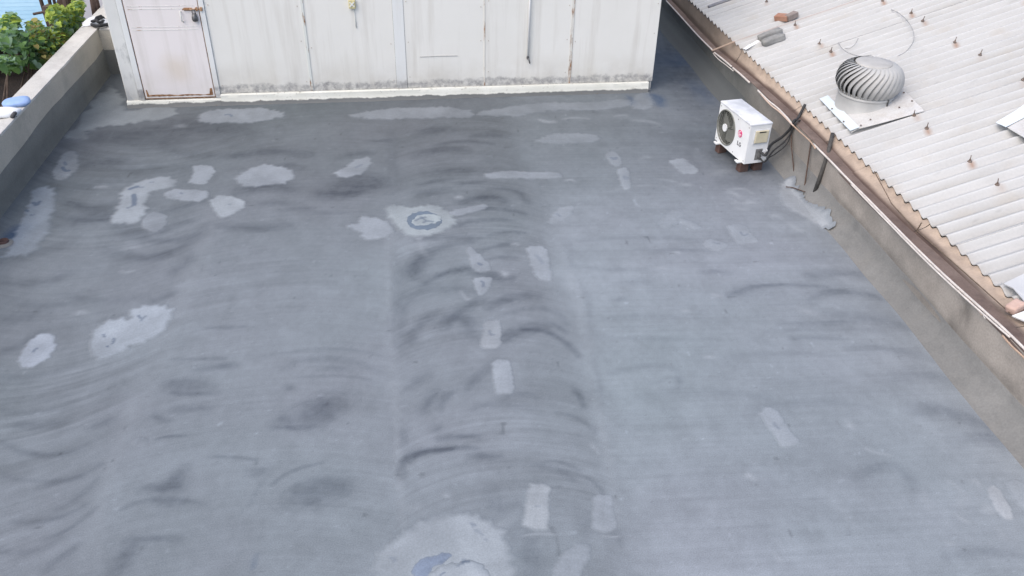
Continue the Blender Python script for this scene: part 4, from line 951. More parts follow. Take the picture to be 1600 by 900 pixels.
hose([acw(hw+.045, .035, .150), acw(hw+.10, .06, .145), at(1205,226,x=4.18), at(1222,214,x=4.30), at(1234,202,x=4.345), w1, at(1246,186,x=4.45), at(1251,177,x=4.51), at(1258,163,x=4.565)], .016, 'thick black foam-covered pipe from the air conditioner over the parapet and up under the sheets')
hose([acw(hw+.045, .035, .075), acw(hw+.10, .07, .06), at(1208,236,x=4.16), at(1225,222,x=4.28), at(1236,207,x=4.35), w1+np.array([.01, -.05, .008]), at(1250,188,x=4.45)], .010, 'thinner black pipe looping from the lower valve of the air conditioner to the wall top')
hose([at(1200,247,x=4.12), at(1212,240,x=4.22), at(1230,224,x=4.33), at(1238,200,x=4.36)], .006, 'slim black control wire beside the air conditioner pipes')
# pipe down the wall further along
wq = at(1290, 252, x=4.37)
solo('black_downpipe', MB().tube([at(1301,209,x=4.555), at(1298,222,x=4.505), at(1294,238,x=4.435), at(1290,251,x=4.366), at(1283,272,x=4.362), at(1272,303,x=4.34)], .022, 10), mottled('grey_black_pipe', (.05, .048, .046), (.08, .075, .07), 20, .8, .2), 'dark grey drain pipe crossing the fascia and running down the parapet to the floor', 'pipe', smooth=True)
M_RWIRE = mottled('rusty_rod', (.05, .032, .025), (.10, .065, .05), 40, .8, .2)
solo('rusty_rod', MB().tube([at(1268,216,x=4.40), at(1267,224,x=4.36), at(1262,258,x=4.345), at(1256,299,x=4.30)], .008, 6), M_RWIRE, 'straight rusty rod leaning on the parapet, its foot in the pale patch', 'rod', 'thin rods on the parapet')
solo('rusty_rod', MB().tube([at(1236,196,x=4.37), at(1237,232,x=4.345), at(1240,262,x=4.33), at(1242,288,x=4.29)], .0065, 6), M_RWIRE, 'thin bent rusty rod on the parapet next to the black pipes', 'rod', 'thin rods on the parapet')
tr_ = MB().tube(smooth_path([at(1228,292,z=.03), at(1238,293,z=.03), at(1247,296,z=.05), at(1258,300,z=.07)]), .006, 6)
solo('bent_wire', tr_, M_RWIRE, 'short dark bent wire lying at the foot of the two rusty rods', 'wire')

# ------------------------------------------------------------------ cables along the right parapet
def wt(px, py, x=4.40, dz=0.0):
    p = at(px, py, x=x); z = wtop(p[1])+.012+dz
    return at(px, py, z=z) if abs(at(px, py, z=z)[0]-x) < .12 else np.array([x, p[1], z])
M_WCAB = mottled('dusty_white_conduit', (.46, .42, .385), (.60, .555, .52), 9, .6, .1)
M_PCAB = mottled('pinkish_cable', (.44, .31, .24), (.58, .46, .38), 9, .65, .1)
M_CCAB = mottled('copper_brown_cable', (.33, .225, .16), (.44, .32, .24), 12, .6, .1)
def cable(px, r, mat, label, dz=0.0, x=4.40):
    P = [wt(a, b_, x, dz+r) for a, b_ in px]
    return solo('cable', MB().tube(smooth_path(P, 6), r, 7), mat, label, 'cable', 'cables laid along the right parapet', smooth=True)
cable([(1041,1),(1062,24),(1090,55),(1113,78)], .011, M_WCAB, 'pale cable on the far end of the right parapet, between shed and wooden stick')
cable([(1116,82),(1130,93),(1143,104)], .012, M_WCAB, 'short pale conduit just in front of the wooden stick')
cable([(1114,83),(1122,92),(1135,102),(1146,111)], .006, M_WCAB, 'thin pale wire under the short conduit near the wooden stick', 0, 4.385)
cable([(1145,106),(1158,117),(1171,129)], .013, M_WCAB, 'second short pale conduit on the parapet, behind the air conditioner')
cable([(1184,141),(1200,157),(1214,168),(1228,182),(1236,192)], .012, M_WCAB, 'pale pinkish conduit on the parapet above the air conditioner')
cable([(1188,146),(1203,163),(1218,175),(1230,187),(1240,197)], .009, M_PCAB, 'peach cable hugging the edge of the parapet above the air conditioner', 0, 4.385)
cable([(1240,197),(1252,208),(1266,221),(1274,232)], .008, M_CCAB, 'copper brown cable on the parapet edge between black pipes and rusty rod', .004, 4.385)
cable([(1271,225),(1300,254),(1325,280),(1360,315),(1400,356),(1440,396),(1480,434),(1530,479),(1570,515),(1605,549)], .011, M_WCAB, 'long white conduit running along the right parapet towards the viewer')
cable([(1330,288),(1352,311),(1385,345),(1420,381),(1450,411),(1490,449),(1540,494),(1578,527)], .008, M_WCAB, 'white conduit lying beside the long one on the outer edge of the parapet', 0, 4.388)
cable([(1448,404),(1470,428),(1490,446),(1515,470),(1535,492)], .008, M_PCAB, 'frayed pale cable sagging below the two white conduits near the stained wall', -.02, 4.372)
cable([(1566,524),(1580,540),(1594,553),(1606,565)], .008, M_CCAB, 'copper brown cable below the white conduits at the right edge of the photo', -.015, 4.372)
for q, lab in (((1442,397),'pale tie end sticking out of the conduits above the crease of the wall'), ((1460,416),'pale tie end sticking out just above the dark wall stain'), ((1488,443),'pale tie end sticking out beside the dark wall stain'), ((1502,459),'pale tie end below the dark wall stain'), ((1540,498),'pale tie end nearest to the lower roof corner')):
    p = wt(*q, 4.378); a = Vector(p)
    solo('tie_end', MB().tube([a, a+Vector((-.015, random.uniform(-.05, .0), .012)), a+Vector((-.02, random.uniform(.01, .05), .022))], .003, 5), M_WCAB, lab, 'cable tie', 'tie ends on the conduits')
M_STICK = mottled('peach_wood', (.46, .34, .265), (.56, .43, .35), 14, .7, .1)
a = wt(1113, 79, 4.385, .02); b_ = on_roof(1147, 65, .055)
solo('wooden_stick', MB().box((a+b_)/2, (float(np.linalg.norm(b_-a)), .024, .020), Vector(b_-a).to_track_quat('X', 'Z').to_matrix(), bev=.003), M_STICK, 'thin peach coloured stick bridging from the parapet to the roof edge', 'stick')
M_TWIRE = mottled('thin_brown_wire', (.10, .07, .05), (.16, .12, .09), 30, .8, 0)
solo('thin_wire', MB().tube([p for p in (at(q[0], q[1], x=4.515) for q in ((1366,268),(1378,290),(1393,318),(1415,342),(1437,364),(1470,393),(1505,424),(1540,455),(1578,489)))], .005, 5), M_TWIRE, 'thin brown wire slung along the tan fascia under the roof edge', 'wire')
solo('thin_wire', MB().tube([p for p in (at(q[0], q[1], x=4.515) for q in ((1440,348),(1434,358),(1432,366)))], .006, 5), M_TWIRE, 'very short brown wire end hanging from the roof edge over the fascia', 'wire')

# ------------------------------------------------------------------ turbine ventilator
M_GALV = mottled('dull_galvanised', (.33, .33, .325), (.44, .44, .43), 4, .62, .05, .12)
M_VPLATE = wall_tex('weathered_flashing', (.46, .455, .445), (.54, .535, .53), (.40, .37, .33), (.50, .54, .57), 3, .6, .05)
vy = 8.50; vx = 5.085; vz = EZ+(vx-4.56)*ROOF_T
tv = thing('turbine_vent', 'round metal turbine ventilator with curved blades on the white corrugated roof', 'roof vent', (vx, vy, vz))
rotY = Matrix.Rotation(-AL, 3, 'Y') @ Matrix.Rotation(-.02, 3, 'Z')
pc = MB()
C4 = [on_roof(1282,153,.045), on_roof(1330,203,.045), on_roof(1444,172,.045), on_roof(1398,127,.045)]
vs = []; fs = []; nn = 12
for i in range(nn+1):
    for j in range(nn+1):
        s, t_ = i/nn, j/nn; p = (C4[0]*(1-s)+C4[1]*s)*(1-t_)+(C4[3]*(1-s)+C4[2]*s)*t_
        edge = -.022*max(0, (1-t_*14)) - .010*(1 if i == nn else 0)
        vs.append(p-np.array([vx, vy, vz])+NN*(edge+.004*math.sin(s*9+t_*4)))
nv = len(vs); vs += [v_-NN*.006 for v_ in vs]
for i in range(nn):
    for j in range(nn): a = i*(nn+1)+j; q = (a, a+1, a+nn+2, a+nn+1); fs.append(q); fs.append(tuple(nv+k for k in q[::-1]))
rim = [i for i in range(nn)]+[i*(nn+1)+nn for i in range(nn)]+[nn*(nn+1)+nn-i for i in range(nn)]+[(nn-i)*(nn+1) for i in range(nn)]
for k in range(len(rim)): a, b_ = rim[k], rim[(k+1) % len(rim)]; fs.append((a, b_, nv+b_, nv+a))
pc.add(vs, fs); obj('base_plate', pc, M_VPLATE, tv, local=True, fix=True)
lipm = MB(); e0 = C4[0]-np.array([vx, vy, vz])+NN*.008; e1 = C4[1]-np.array([vx, vy, vz])+NN*.008; dd_ = (C4[3]-C4[0]); dd_ = dd_/np.linalg.norm(dd_)
lipm.prism([tuple(e0-dd_*.012-NN*.02), tuple(e1-dd_*.012-NN*.02), tuple(e1+dd_*.085), tuple(e0+dd_*.085)], tuple(NN*.007))
obj('plate_lip', lipm, mottled('bluish_flashing', (.52, .58, .62), (.60, .66, .70), 5, .5, .05), tv, local=True, fix=True)
th = MB(); n_ = 40
rows = []
for (r_, mode, z_) in ((.312, 0, .046), (.302, 0, .052), (.300, 1, .112), (.300, 1, .125), (.307, 1, .130), (.307, 1, .142), (.300, 1, .147), (.300, 1, .165), (.28, 1, .175)):
    for k in range(n_):
        a = 2*math.pi*k/n_; x = r_*math.cos(a); y = r_*math.sin(a)
        rows.append((x, y, (x*ROOF_T+z_) if mode == 0 else z_))
fs = [(i*n_+k, i*n_+(k+1) % n_, (i+1)*n_+(k+1) % n_, (i+1)*n_+k) for i in range(8) for k in range(n_)]
obj('throat', MB().add(rows, fs), M_GALV, tv, True, True, fix=True)
seam_ = MB(); seam_.box((.12, -.285, .115), (.012, .014, .085)); obj('throat_clip', seam_, M_STEEL, tv, local=True)
obj('inner_drum', MB().lathe([(.25, .14), (.26, .27), (.22, .42), (.15, .48)], (0, 0, 0), 28), M_DARK, tv, local=True)
NB = 32
bl = MB(); vs = []; fs = []
nvv = 14; nw_ = 4
for i in range(nvv+1):
    s = i/nvv; z_ = .140+.345*s
    r_ = .275+.075*math.sin(math.pi/2*min(1, s/.42)) if s < .42 else .182+.168*math.sqrt(max(0, 1-((s-.42)/.585)**2.2))
    a0 = .02+.52*s**2.4
    for j in range(nw_+1):
        q = j/nw_; wd = (2*math.pi/NB)*1.10
        a = a0+wd*(q-.5); rr_ = r_+.012-.050*(1-q)**1.3 + .010*math.sin(math.pi*q)
        vs.append((rr_*math.cos(a), rr_*math.sin(a), z_))
for i in range(nvv):
    for j in range(nw_): a = i*(nw_+1)+j; fs.append((a, a+1, a+nw_+2, a+nw_+1))
bl.add(vs, fs)
blade_me = mesh_from('vent_blade', bl.v, bl.f, M_GALV, smooth=True)
for k in range(NB):
    o = bpy.data.objects.new('vent_blade', blade_me); COL.objects.link(o); o.parent = tv; o.rotation_euler = (0, 0, 2*math.pi*k/NB)
obj('top_cap', MB().lathe([(.196, .474), (.195, .486), (.187, .491), (.12, .498), (.0, .502)], (0, 0, 0), 40), mottled('dusty_cap', (.36, .352, .335), (.44, .43, .415), 6, .7, .1, dark=(.30, .29, .27)), tv, True, True)
obj('bottom_ring', MB().lathe([(.28, .150), (.300, .154), (.300, .164), (.28, .168)], (0, 0, 0), 40), M_GALV, tv, True, True)
rv = MB()
for k, q in enumerate(((1318,190),(1360,187),(1405,168),(1412,145),(1425,158),(1300,170),(1345,196))):
    p = on_roof(*q, .053)-np.array([vx, vy, vz]); rv.lathe([(.011, 0), (.009, .008), (0, .010)], tuple(p), 8)
obj('rivets', rv, M_BOLT, tv, local=True, kind='stuff')

# ------------------------------------------------------------------ loose things on the sheet roof
half = brick_mb((.20, .11, .075))
p = on_roof(1226, 30, .024)
def roof_rot(az): return (rotY @ Matrix.Rotation(az, 3, 'Z')).to_euler()
put('brick', half, mottled('pale_orange_brick', (.30, .15, .10), (.38, .22, .16), 10, .9, .5), on_roof(1223, 31, .024), roof_rot(-.9), 'orange red brick resting on the corrugated roof, meeting a grey piece at a right angle', 'brick')
put('brick_fragment', brick_mb((.17, .10, .075)), mottled('grey_brown_brick', (.20, .165, .15), (.29, .25, .23), 10, .9, .5), on_roof(1237, 29, .026), roof_rot(.35), 'grey brown broken brick butting against the orange brick on the corrugated roof', 'brick')
def stone_mb(d, seed, pw=6):
    bm = bmesh.new(); bmesh.ops.create_cube(bm, size=1); bmesh.ops.subdivide_edges(bm, edges=list(bm.edges), cuts=5, use_grid_fill=True)
    for v_ in bm.verts:
        c = v_.co; m_ = max(abs(c.x), abs(c.y), abs(c.z))*2; s = (abs(c.x*2)**pw+abs(c.y*2)**pw+abs(c.z*2)**pw)**(1/pw); c *= m_/max(s, .01)
        nz = float(fbm(np.array([c.x*3+seed]), np.array([c.y*3+c.z*2]), seed, 3)[0])-.5
        v_.co = Vector((c.x*d[0]*(1+.22*nz), c.y*d[1]*(1+.25*nz), c.z*d[2]*(1+.2*nz)+d[2]*.4))
    bm.verts.index_update(); mb = MB(); mb.add([v_.co.copy() for v_ in bm.verts], [[v_.index for v_ in f.verts] for f in bm.faces]); bm.free(); return mb
M_STONE = mottled('grey_cement_lump', (.19, .19, .185), (.30, .30, .29), 9, .95, .6)
put('cement_block', stone_mb((.34, .10, .09), 3), M_STONE, on_roof(1203, 58, .024), roof_rot(.12), 'grey rounded cement block on the corrugated roof, the far one of two side by side', 'block', 'two cement blocks on the roof', True)
put('cement_block', stone_mb((.32, .12, .09), 8), M_STONE, on_roof(1209, 66, .024), roof_rot(.10), 'grey rounded cement block on the corrugated roof, nearer one of two side by side', 'block', 'two cement blocks on the roof', True)
M_FOIL = mottled('crumpled_white_plastic', (.66, .67, .69), (.80, .81, .82), 12, .35, .2)
def crumple(w_, d_, h_, seed, n=9):
    mb = MB(); vs = []; fs = []
    for i in range(n):
        for j in range(n):
            u_, v_ = i/(n-1)-.5, j/(n-1)-.5
            q = float(fbm(np.array([u_*5+seed]), np.array([v_*5+seed]), seed, 3)[0]); q2 = float(vnoise(np.array([u_*7+seed]), np.array([v_*7]), seed+3)[0])-.5
            e = max(0.0, 1-(abs(u_*2)**4+abs(v_*2)**4)*.9)
            vs.append((u_*w_*(1+.25*q2), v_*d_*(1+.3*q2), .003+h_*q*e))
    for i in range(n-1):
        for j in range(n-1): a = i*n+j; fs.append((a, a+n, a+n+1, a+1))
    return mb.add(vs, fs)
put('plastic_scrap', crumple(.30, .06, .035, 5), M_FOIL, on_roof(1176, 70, .026), roof_rot(.45), 'torn strip of white plastic lying near the two cement blocks', 'litter')
a, b_ = on_roof(1107, 12, .045), on_roof(1158, -6, .045)
solo('roof_bar', MB().box((a+b_)/2, (float(np.linalg.norm(b_-a)), .075, .05), Vector(b_-a).to_track_quat('X', 'Z').to_matrix(), bev=.006), mottled('grey_weathered_bar', (.17, .17, .18), (.25, .25, .26), 6, .8, .2), 'grey bar lying along the corrugations near the far end of the roof edge', 'bar')
def wire(px, r, lift, label):
    P = [on_roof(a, b_, l) for (a, b_), l in zip(px, lift)]
    solo('loose_wire', MB().tube(smooth_path(P, 8), r, 5), M_GWIRE, label, 'wire', smooth=True)
M_GWIRE = mottled('grey_wire', (.24, .24, .24), (.36, .36, .36), 20, .6, 0)
wire([(1341,60),(1336,69),(1327,76),(1320,75)], .0045, [.08, .06, .05, .05], 'short curl of grey wire behind the turbine vent, on its left')
wire([(1310,66),(1315,75),(1327,83),(1345,88),(1362,86)], .0045, [.04, .06, .14, .30, .42], 'curved grey wire sweeping on to the cap of the turbine vent from the left')
wire([(1393,15),(1404,20),(1418,33),(1427,50),(1427,65),(1416,80),(1402,88)], .0045, [.03, .05, .06, .06, .08, .2, .34], 'long arc of grey wire on the roof behind the right side of the turbine vent')
# bent flashing and the edge of the next vent's plate at the right
M_BLUEW = mottled('bluish_white_sheet', (.62, .69, .76), (.70, .76, .82), 3, .4, .05)
def quad_sheet(name, px, lift, mat, label, cat, thick=.006):
    top = [on_roof(a, b_, l) for (a, b_), l in zip(px, lift)]
    mb = MB(); mb.prism([tuple(p) for p in top], tuple(-NN*thick)); return solo(name, mb, mat, label, cat, fix=True)
quad_sheet('flashing_plate', [(1574,199),(1642,160),(1690,205),(1622,228)], [.05, .06, .055, .055], M_VPLATE, 'grey flat metal plate on the corrugated roof, under a bluish white strip', 'metal plate')
quad_sheet('flashing_strip', [(1556,191),(1572,198),(1610,178),(1640,160),(1625,145),(1588,172)], [.055, .060, .075, .085, .085, .07], M_BLUEW, 'bluish white bent strip of flashing on the roof at the right edge of the photo', 'metal strip')
# broken sheet ends at the near corner of the roof
quad_sheet('broken_sheet', [(1568,443),(1607,424),(1660,450),(1640,480),(1600,470),(1590,458),(1583,450)], [.035, .045, .045, .04, .035, .03, .035], mottled('broken_sheet_grey', (.40, .41, .43), (.48, .49, .50), 4, .7, .1), 'broken flat piece of grey sheet on the near corner of the corrugated roof', 'sheet piece', .012)
quad_sheet('broken_sheet', [(1581,493),(1605,484),(1660,480),(1660,500),(1622,508),(1600,501)], [.02, .03, .03, .02, .02, .02], M_SHEETW if False else mottled('broken_sheet_white', (.54, .545, .55), (.64, .645, .65), 4, .7, .1), 'white broken sheet edge sticking out at the lowest corner of the roof', 'sheet piece', .012)
put('brick_fragment', stone_mb((.13, .09, .07), 12), mottled('pink_brick', (.42, .29, .24), (.52, .38, .33), 9, .9, .4), on_roof(1586, 484, .0), roof_rot(.4), 'pinkish piece of brick wedged between the broken sheets at the near roof corner', 'brick', None, True)

# ------------------------------------------------------------------ things on the left parapet
M_BLUECL = mottled('light_blue_cloth', (.22, .34, .60), (.33, .45, .70), 6, .9, .3)
M_WHITECL = mottled('white_cloth', (.60, .63, .68), (.74, .76, .79), 6, .9, .3)
cq = at(27, 162, z=LT+.02)
put('blue_cloth', stone_mb((.30, .25, .085), 11, 2.3), M_BLUECL, (cq[0], cq[1], LT+.006), (0, 0, .3), 'crumpled light blue cloth lying on top of the left parapet', 'cloth', None, True)
cq = at(8, 179, z=LT+.02)
wc_ = stone_mb((.34, .18, .10), 17, 2.6)
put('white_cloth', wc_, M_WHITECL, (cq[0], cq[1], LT+.006), (0, 0, -.05), 'folded white cloth on the left parapet, nearer than the blue one, with a dark cuff', 'cloth', None, True)
cq = at(22, 179, z=LT+.03)
solo('dark_cuff', MB().tube(smooth_path([at(19,183,z=LT+.02), at(22,178,z=LT+.06), at(25,176,z=LT+.03), at(23,181,z=LT+.015)], 5), .022, 7), mottled('charcoal_fabric', (.05, .05, .055), (.09, .09, .095), 20, .9, .2), 'small dark cuff tucked against the white cloth on the parapet', 'cloth', smooth=True)
M_BLK = mottled('black_strap_web', (.016, .017, .02), (.035, .036, .04), 20, .8, .2)
sp_ = MB()
sp_.tube(smooth_path([at(133,37,z=LT+.03), at(142,34,z=LT+.06), at(152,31,z=LT+.10), at(160,27,z=LT+.07), at(163,32,z=LT+.03), at(155,35,z=LT+.09), at(150,29,z=LT+.12), at(158,25,z=LT+.10)], 6), .020, 7)
sp_.tube(smooth_path([at(139,36,z=LT+.02), at(148,40,z=LT+.04), at(158,40,z=LT+.05), at(168,38,z=LT+.03), at(175,36,z=LT+.02)], 6), .022, 7)
solo('black_strap', sp_, M_BLK, 'tangled black strap lying on the far corner of the left parapet next to the shed', 'strap', smooth=True)
cq = at(150, 36, z=LT+.02); put('white_rag', crumple(.34, .20, .13, 23, 12), M_WHITECL, (cq[0], cq[1], LT+.012), (0, 0, .2), 'white rag tangled in the black strap at the far corner of the parapet', 'cloth', None, True)
# rusty outlet at the foot of the left parapet
cq = at(4, 374, z=.05)
ou = thing('drain_outlet', 'small rusty brown drain outlet at the foot of the left parapet', 'drain', (float(cq[0]), float(cq[1]), 0))
obj('pipe_mouth', MB().lathe([(.048, -.01), (.048, .04), (.040, .043), (.036, .01), (.0, .01)], (0, 0, 0), 18), mottled('rust_brown_pipe', (.055, .035, .035), (.10, .06, .055), 18, .9, .4), ou, True, True)
obj('mortar_collar', MB().lathe([(.09, -.003), (.075, .012), (.050, .02)], (0, 0, 0), 22), M_FILLET, ou, True, True)

# ------------------------------------------------------------------ beyond the left parapet: terrace, bush, iron posts, blue roof
tm = MB(); tm.box((-9.5, 9.0, -1.6), (9.75, 24.0, .8)); tm_ = struct('terrace', tm, M_SOIL)
M_BLUER = mottled('light_blue_roof_paint', (.20, .35, .46), (.26, .41, .51), 2, .5, .05)
br_ = thing('blue_roof', 'light blue corrugated metal roof beyond the bush at the far left', 'roof', (-11, 16.5, -.7))
def blue_sheet(x0, x1):
    vs = []; fs = []; n1 = 320
    for i in range(n1+1):
        y = 15.2+8.4*i/n1
        z_ = -.62 + .012*(y-15.2) + .034*math.cos(2*math.pi*(y-15.2)/.26)
        for x in (x0, x1): vs += [(x, y, z_+.01*(x+11)), (x, y, z_+.01*(x+11)-.006)]
    for i in range(n1):
        a = i*4; b_ = a+4; fs += [(a, a+2, b_+2, b_), (a+1, b_+1, b_+3, a+3), (a, b_, b_+1, a+1), (a+2, a+3, b_+3, b_+2)]
    fs += [(0, 1, 3, 2), (n1*4, n1*4+2, n1*4+3, n1*4+1)]
    return MB().add(vs, fs)
for x0, x1 in ((-16.0, -12.42), (-12.40, -8.42), (-8.40, -6.25)): obj('roof_sheet', blue_sheet(x0, x1), M_BLUER, br_, smooth='auto', fix=True)
obj('support_wall', MB().box((-11.1, 19.6, -1.0), (9.4, 8.0, .5)), M_SOIL, br_)
M_LILAC = mottled('pale_wall_wash', (.50, .50, .56), (.60, .60, .64), 1.5, .8, .1)
solo('pale_wall', MB().box((-5.55, 16.2, .15), (1.3, .25, 2.6)), M_LILAC, 'pale lilac grey wall standing behind the bush next to the shed', 'wall')
M_IRON = mottled('brown_iron', (.055, .038, .034), (.11, .075, .065), 14, .8, .2)
def post(p0, p1, r, label):
    solo('iron_post', MB().tube([p0, p1], r, 10), M_IRON, label, 'post', 'brown iron posts behind the bush')
post(at(92, 46, y=13.6)+np.array([0, 0, -1.2]), at(74, 9, y=13.6), .075, 'thick dark iron post leaning left in front of the blue roof')
_b = at(95, 40, y=13.9); post(_b+np.array([0, 0, -1.2]), at(102, -14, y=13.9), .06, 'upright grey iron post just right of the leaning one')
for px0, px1, r, lab in (((124,30),(110,-20),.030,'thin slanting iron rod nearest to the leaning post'), ((132,30),(140,-25),.032,'thin iron rod in the middle of the frame behind the bush'), ((147,32),(148,-20),.030,'thin iron rod right of the middle of the frame behind the bush'), ((141,26),(152,-20),.05,'short brown post close to the parapet end')):
    pass
post(at(69, 14, y=13.9)+np.array([0, 0, -.9]), at(60, -12, y=13.9), .028, 'thin slanting iron rod crossing behind the upright iron post')
post(at(76, 16, y=14.1)+np.array([0, 0, -.9]), at(74, -12, y=14.1), .026, 'slim vertical iron rod in the middle of the row behind the bush')
post(at(86, 14, y=14.2)+np.array([0, 0, -.9]), at(81, -12, y=14.2), .024, 'slim iron rod at the right of the row behind the bush')
post(at(141, 28, y=13.2)+np.array([0, 0, -.9]), at(142.5, -14, y=13.2), .042, 'reddish brown post close to the end of the left parapet')
post(at(153, 14, y=14.5)+np.array([0, 0, -1.2]), at(148, -14, y=14.5), .026, 'slim dark rod between the reddish post and the white shed')
solo('iron_rail', MB().tube([at(52, 22, y=13.75), at(72, 18, y=13.75)], .02, 6), M_IRON, 'short horizontal iron rail joining the rods behind the bush', 'rail')
solo('tree_stump', MB().tube([at(103, 22, y=14.6)+np.array([0, 0, -1.4]), at(103, 10, y=14.6), at(104, -8, y=14.6)], [.17, .15, .13], 12), mottled('dark_bark', (.035, .022, .018), (.07, .045, .035), 9, .95, .6), 'thick dark brown trunk standing behind the yellow green bush', 'tree trunk', smooth=True)

def leaf_mat(name, c1, c2):
    m, t, b = M(name, .5, 0, .35); n = N(t)
    oi = n.node('ShaderNodeObjectInfo')
    c = n.ramp(n.noise(3.5, 3), [(.3, c1), (.7, c2)])
    c = n.mix(1.0, c, n.ramp(oi.outputs['Random'], [(0, .75), (1, 1.2)]), 'MULTIPLY')
    n.link(c, b.inputs['Base Color'])
    b.inputs['Subsurface Weight'].default_value = 0
    tr = n.node('ShaderNodeBsdfTranslucent'); n.link(c, tr.inputs['Color']); ms = n.node('ShaderNodeMixShader'); ms.inputs[0].default_value = .3
    out = t.nodes['Material Output']; n.link(b.outputs[0], ms.inputs[1]); n.link(tr.outputs[0], ms.inputs[2]); n.link(ms.outputs[0], out.inputs['Surface'])
    return m
M_LY = leaf_mat('leaf_yellow_green', (.27, .37, .045), (.40, .50, .09)); M_LG = leaf_mat('leaf_green', (.11, .22, .06), (.18, .31, .10)); M_LD = leaf_mat('leaf_dark_green', (.05, .12, .045), (.09, .18, .07)); M_LB = leaf_mat('leaf_grey_green', (.18, .29, .19), (.26, .38, .26)); M_LO = leaf_mat('leaf_reddish_tip', (.24, .21, .06), (.33, .28, .09))
def leaf_geo(w_, l_, fold=.25, heart=True):
    o_ = [(0, 0), (.30, -.10 if heart else .05), (.50, .18), (.42, .52), (.22, .80), (0, 1.0)]
    vs = [(0, y*l_, -.10*l_*y*y) for y in (0, .3, .6, 1.0)]
    vs += [(x*w_, y*l_, abs(x)*w_*fold-.10*l_*y*y) for x, y in o_[1:5]] + [(-x*w_, y*l_, abs(x)*w_*fold-.10*l_*y*y) for x, y in o_[1:5]]
    fs = [(0, 4, 5, 1), (1, 5, 6, 2), (2, 6, 7), (2, 7, 3), (0, 1, 9, 8), (1, 2, 10, 9), (2, 11, 10), (2, 3, 11)]
    return vs, fs
def inside(p, poly):
    x, y = p; c = False; j = len(poly)-1
    for i in range(len(poly)):
        xi, yi = poly[i]; xj, yj = poly[j]
        if (yi > y) != (yj > y) and x < (xj-xi)*(y-yi)/(yj-yi)+xi: c = not c
        j = i
    return c
def rand_in(poly):
    xs_ = [p[0] for p in poly]; ys_ = [p[1] for p in poly]
    while True:
        p = (random.uniform(min(xs_), max(xs_)), random.uniform(min(ys_), max(ys_)))
        if inside(p, poly): return p
def leaf_rot():
    return (Matrix.Rotation(random.uniform(0, 6.28), 3, 'Z') @ Matrix.Rotation(random.uniform(-1.1, .35), 3, 'X') @ Matrix.Rotation(random.uniform(-.5, .5), 3, 'Y'))
def bush(name, label, cat, clumps, stems, n_big, n_small, size, mats, base):
    root = thing(name, label, cat, tuple(base), 0, 'plants beyond the left parapet')
    vs, fs = leaf_geo(1, 1)
    big = [mesh_from('leaf', leaf_geo(size, size*1.05)[0], fs, m_, smooth=True) for m_ in mats]
    st = MB()
    for s in stems: st.tube(smooth_path([np.array(p)-np.array(base) for p in s], 5), [.022-.014*i/(5*(len(s)-1)) for i in range(5*(len(s)-1)+1)], 6)
    obj('stem', st, M_IRON if False else mottled('twig_bark', (.05, .035, .028), (.10, .075, .06), 20, .9, .3), root, local=True)
    tot = sum(c[3] for c in clumps)
    def pick():
        r_ = random.uniform(0, tot)
        for c in clumps:
            r_ -= c[3]
            if r_ <= 0: return c
        return clumps[-1]
    for k in range(n_big):
        c = pick(); px, py = rand_in(c[0]); x = random.uniform(*c[1]) ; p = at(px, py, x=x)
        mi_ = random.choice(c[2])
        o = bpy.data.objects.new('leaf', big[mi_]); COL.objects.link(o); o.parent = root
        o.location = Vector(p)-Vector(base); o.rotation_euler = leaf_rot().to_euler(); s = random.uniform(.65, 1.2); o.scale = (s, s, s)
    mb = MB()
    for k in range(n_small):
        c = pick(); px, py = rand_in(c[0]); x = random.uniform(c[1][0]-.55, c[1][1]); p = Vector(at(px, py, x=x))-Vector(base)
        R_ = leaf_rot(); s = size*random.uniform(.45, .95)
        mb.add([R_ @ (Vector(v_)*s)+p for v_ in vs], fs, random.choice(c[2]))
    obj('foliage', mb, mats, root, smooth=True, local=True, kind='stuff')
    return root
MATS = [M_LY, M_LG, M_LD, M_LB, M_LO]
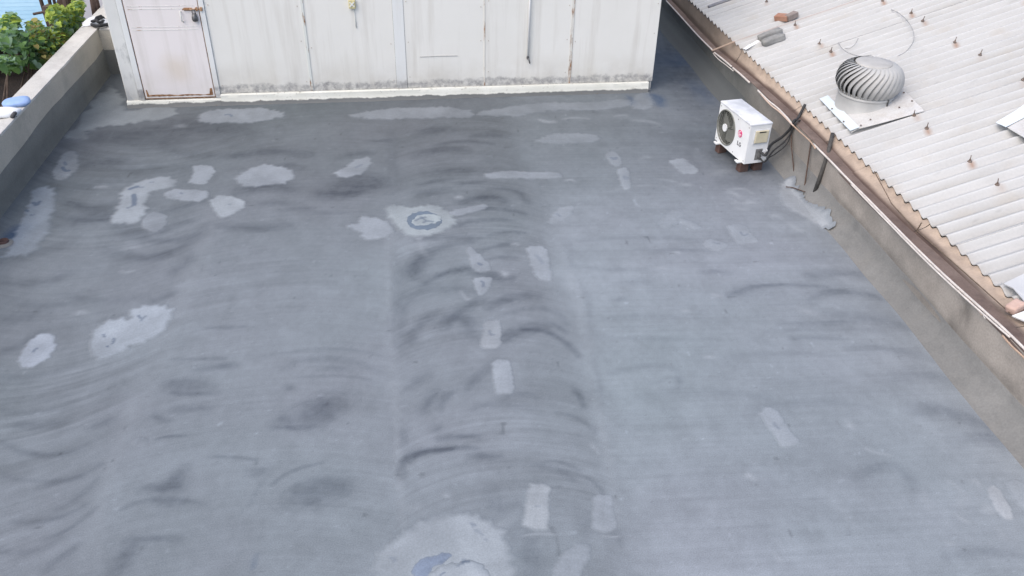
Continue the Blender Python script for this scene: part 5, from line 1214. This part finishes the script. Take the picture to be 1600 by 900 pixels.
bush('yellow_green_bush', 'bush with yellow green leaves growing beside the far end of the left parapet', 'bush',
     [([(74,22),(80,8),(92,6),(100,14),(104,24),(98,34),(82,34),(74,30)], (-5.15, -4.75), [0, 0, 0, 1], 1.3), ([(106,12),(114,2),(126,1),(132,8),(128,22),(116,26),(106,22)], (-5.1, -4.7), [0, 0, 0, 1], 1.2), ([(96,24),(112,22),(130,30),(122,42),(108,52),(96,60),(84,50),(86,34)], (-5.1, -4.68), [1, 1, 0, 3, 0], 2.2), ([(42,36),(52,28),(62,34),(70,44),(84,40),(94,60),(76,84),(58,80),(46,58)], (-5.2, -4.72), [1, 1, 0, 4, 0, 3], 2.0), ([(70,64),(98,54),(118,46),(122,50),(104,66),(86,84),(72,96),(64,84)], (-4.95, -4.62), [1, 2, 4, 1, 0], 1.5)],
     [[(-5.0, 11.6, -1.2), (-4.95, 11.7, -.2), (-4.9, 11.9, .5), tuple(at(120, 12, x=-4.9))], [(-5.0, 11.4, -1.2), (-5.0, 11.4, 0), tuple(at(88, 18, x=-4.95))], [(-5.05, 10.9, -1.2), (-5.0, 10.9, -.1), tuple(at(60, 50, x=-4.95))], [(-4.95, 11.2, -1.2), (-4.85, 11.3, .1), tuple(at(100, 45, x=-4.85))]],
     170, 2600, .088, MATS, (-5.0, 11.4, -1.2))
bush('broad_leaf_bush', 'green bush with broad heart-shaped leaves at the left edge of the photo', 'bush',
     [([(2,34),(8,22),(20,20),(30,30),(26,42),(12,48),(4,44)], (-5.5, -5.0), [1, 1, 3, 0], .9), ([(-6,52),(20,44),(40,50),(46,70),(30,84),(10,80),(-6,70)], (-5.4, -4.85), [1, 1, 3, 2], 1.5), ([(-6,88),(12,86),(26,92),(34,98),(30,108),(14,110),(-2,104)], (-5.1, -4.75), [1, 1, 3], 1.0), ([(36,88),(52,84),(64,92),(60,100),(44,104),(36,98)], (-5.1, -4.75), [1, 2, 3], .6), ([(30,66),(60,62),(78,74),(68,90),(48,84),(34,80)], (-5.2, -4.75), [1, 2, 2], .9)],
     [[(-5.2, 10.0, -1.2), (-5.15, 10.2, -.3), (-5.1, 10.4, .1), tuple(at(20, 60, x=-5.1))], [(-5.1, 10.4, -1.2), (-5.05, 10.4, -.2), tuple(at(48, 75, x=-5.0))], [(-5.0, 9.9, -1.2), (-4.95, 9.9, -.3), tuple(at(12, 96, x=-4.95))], [tuple(at(26, 84, x=-5.0)), tuple(at(48, 83, x=-4.95)), tuple(at(72, 80, x=-4.9))], [(-4.9, 10.4, -1.2), (-4.88, 10.4, -.3), tuple(at(46, 62, x=-4.9))]],
     140, 1300, .102, MATS, (-5.1, 10.2, -1.2))
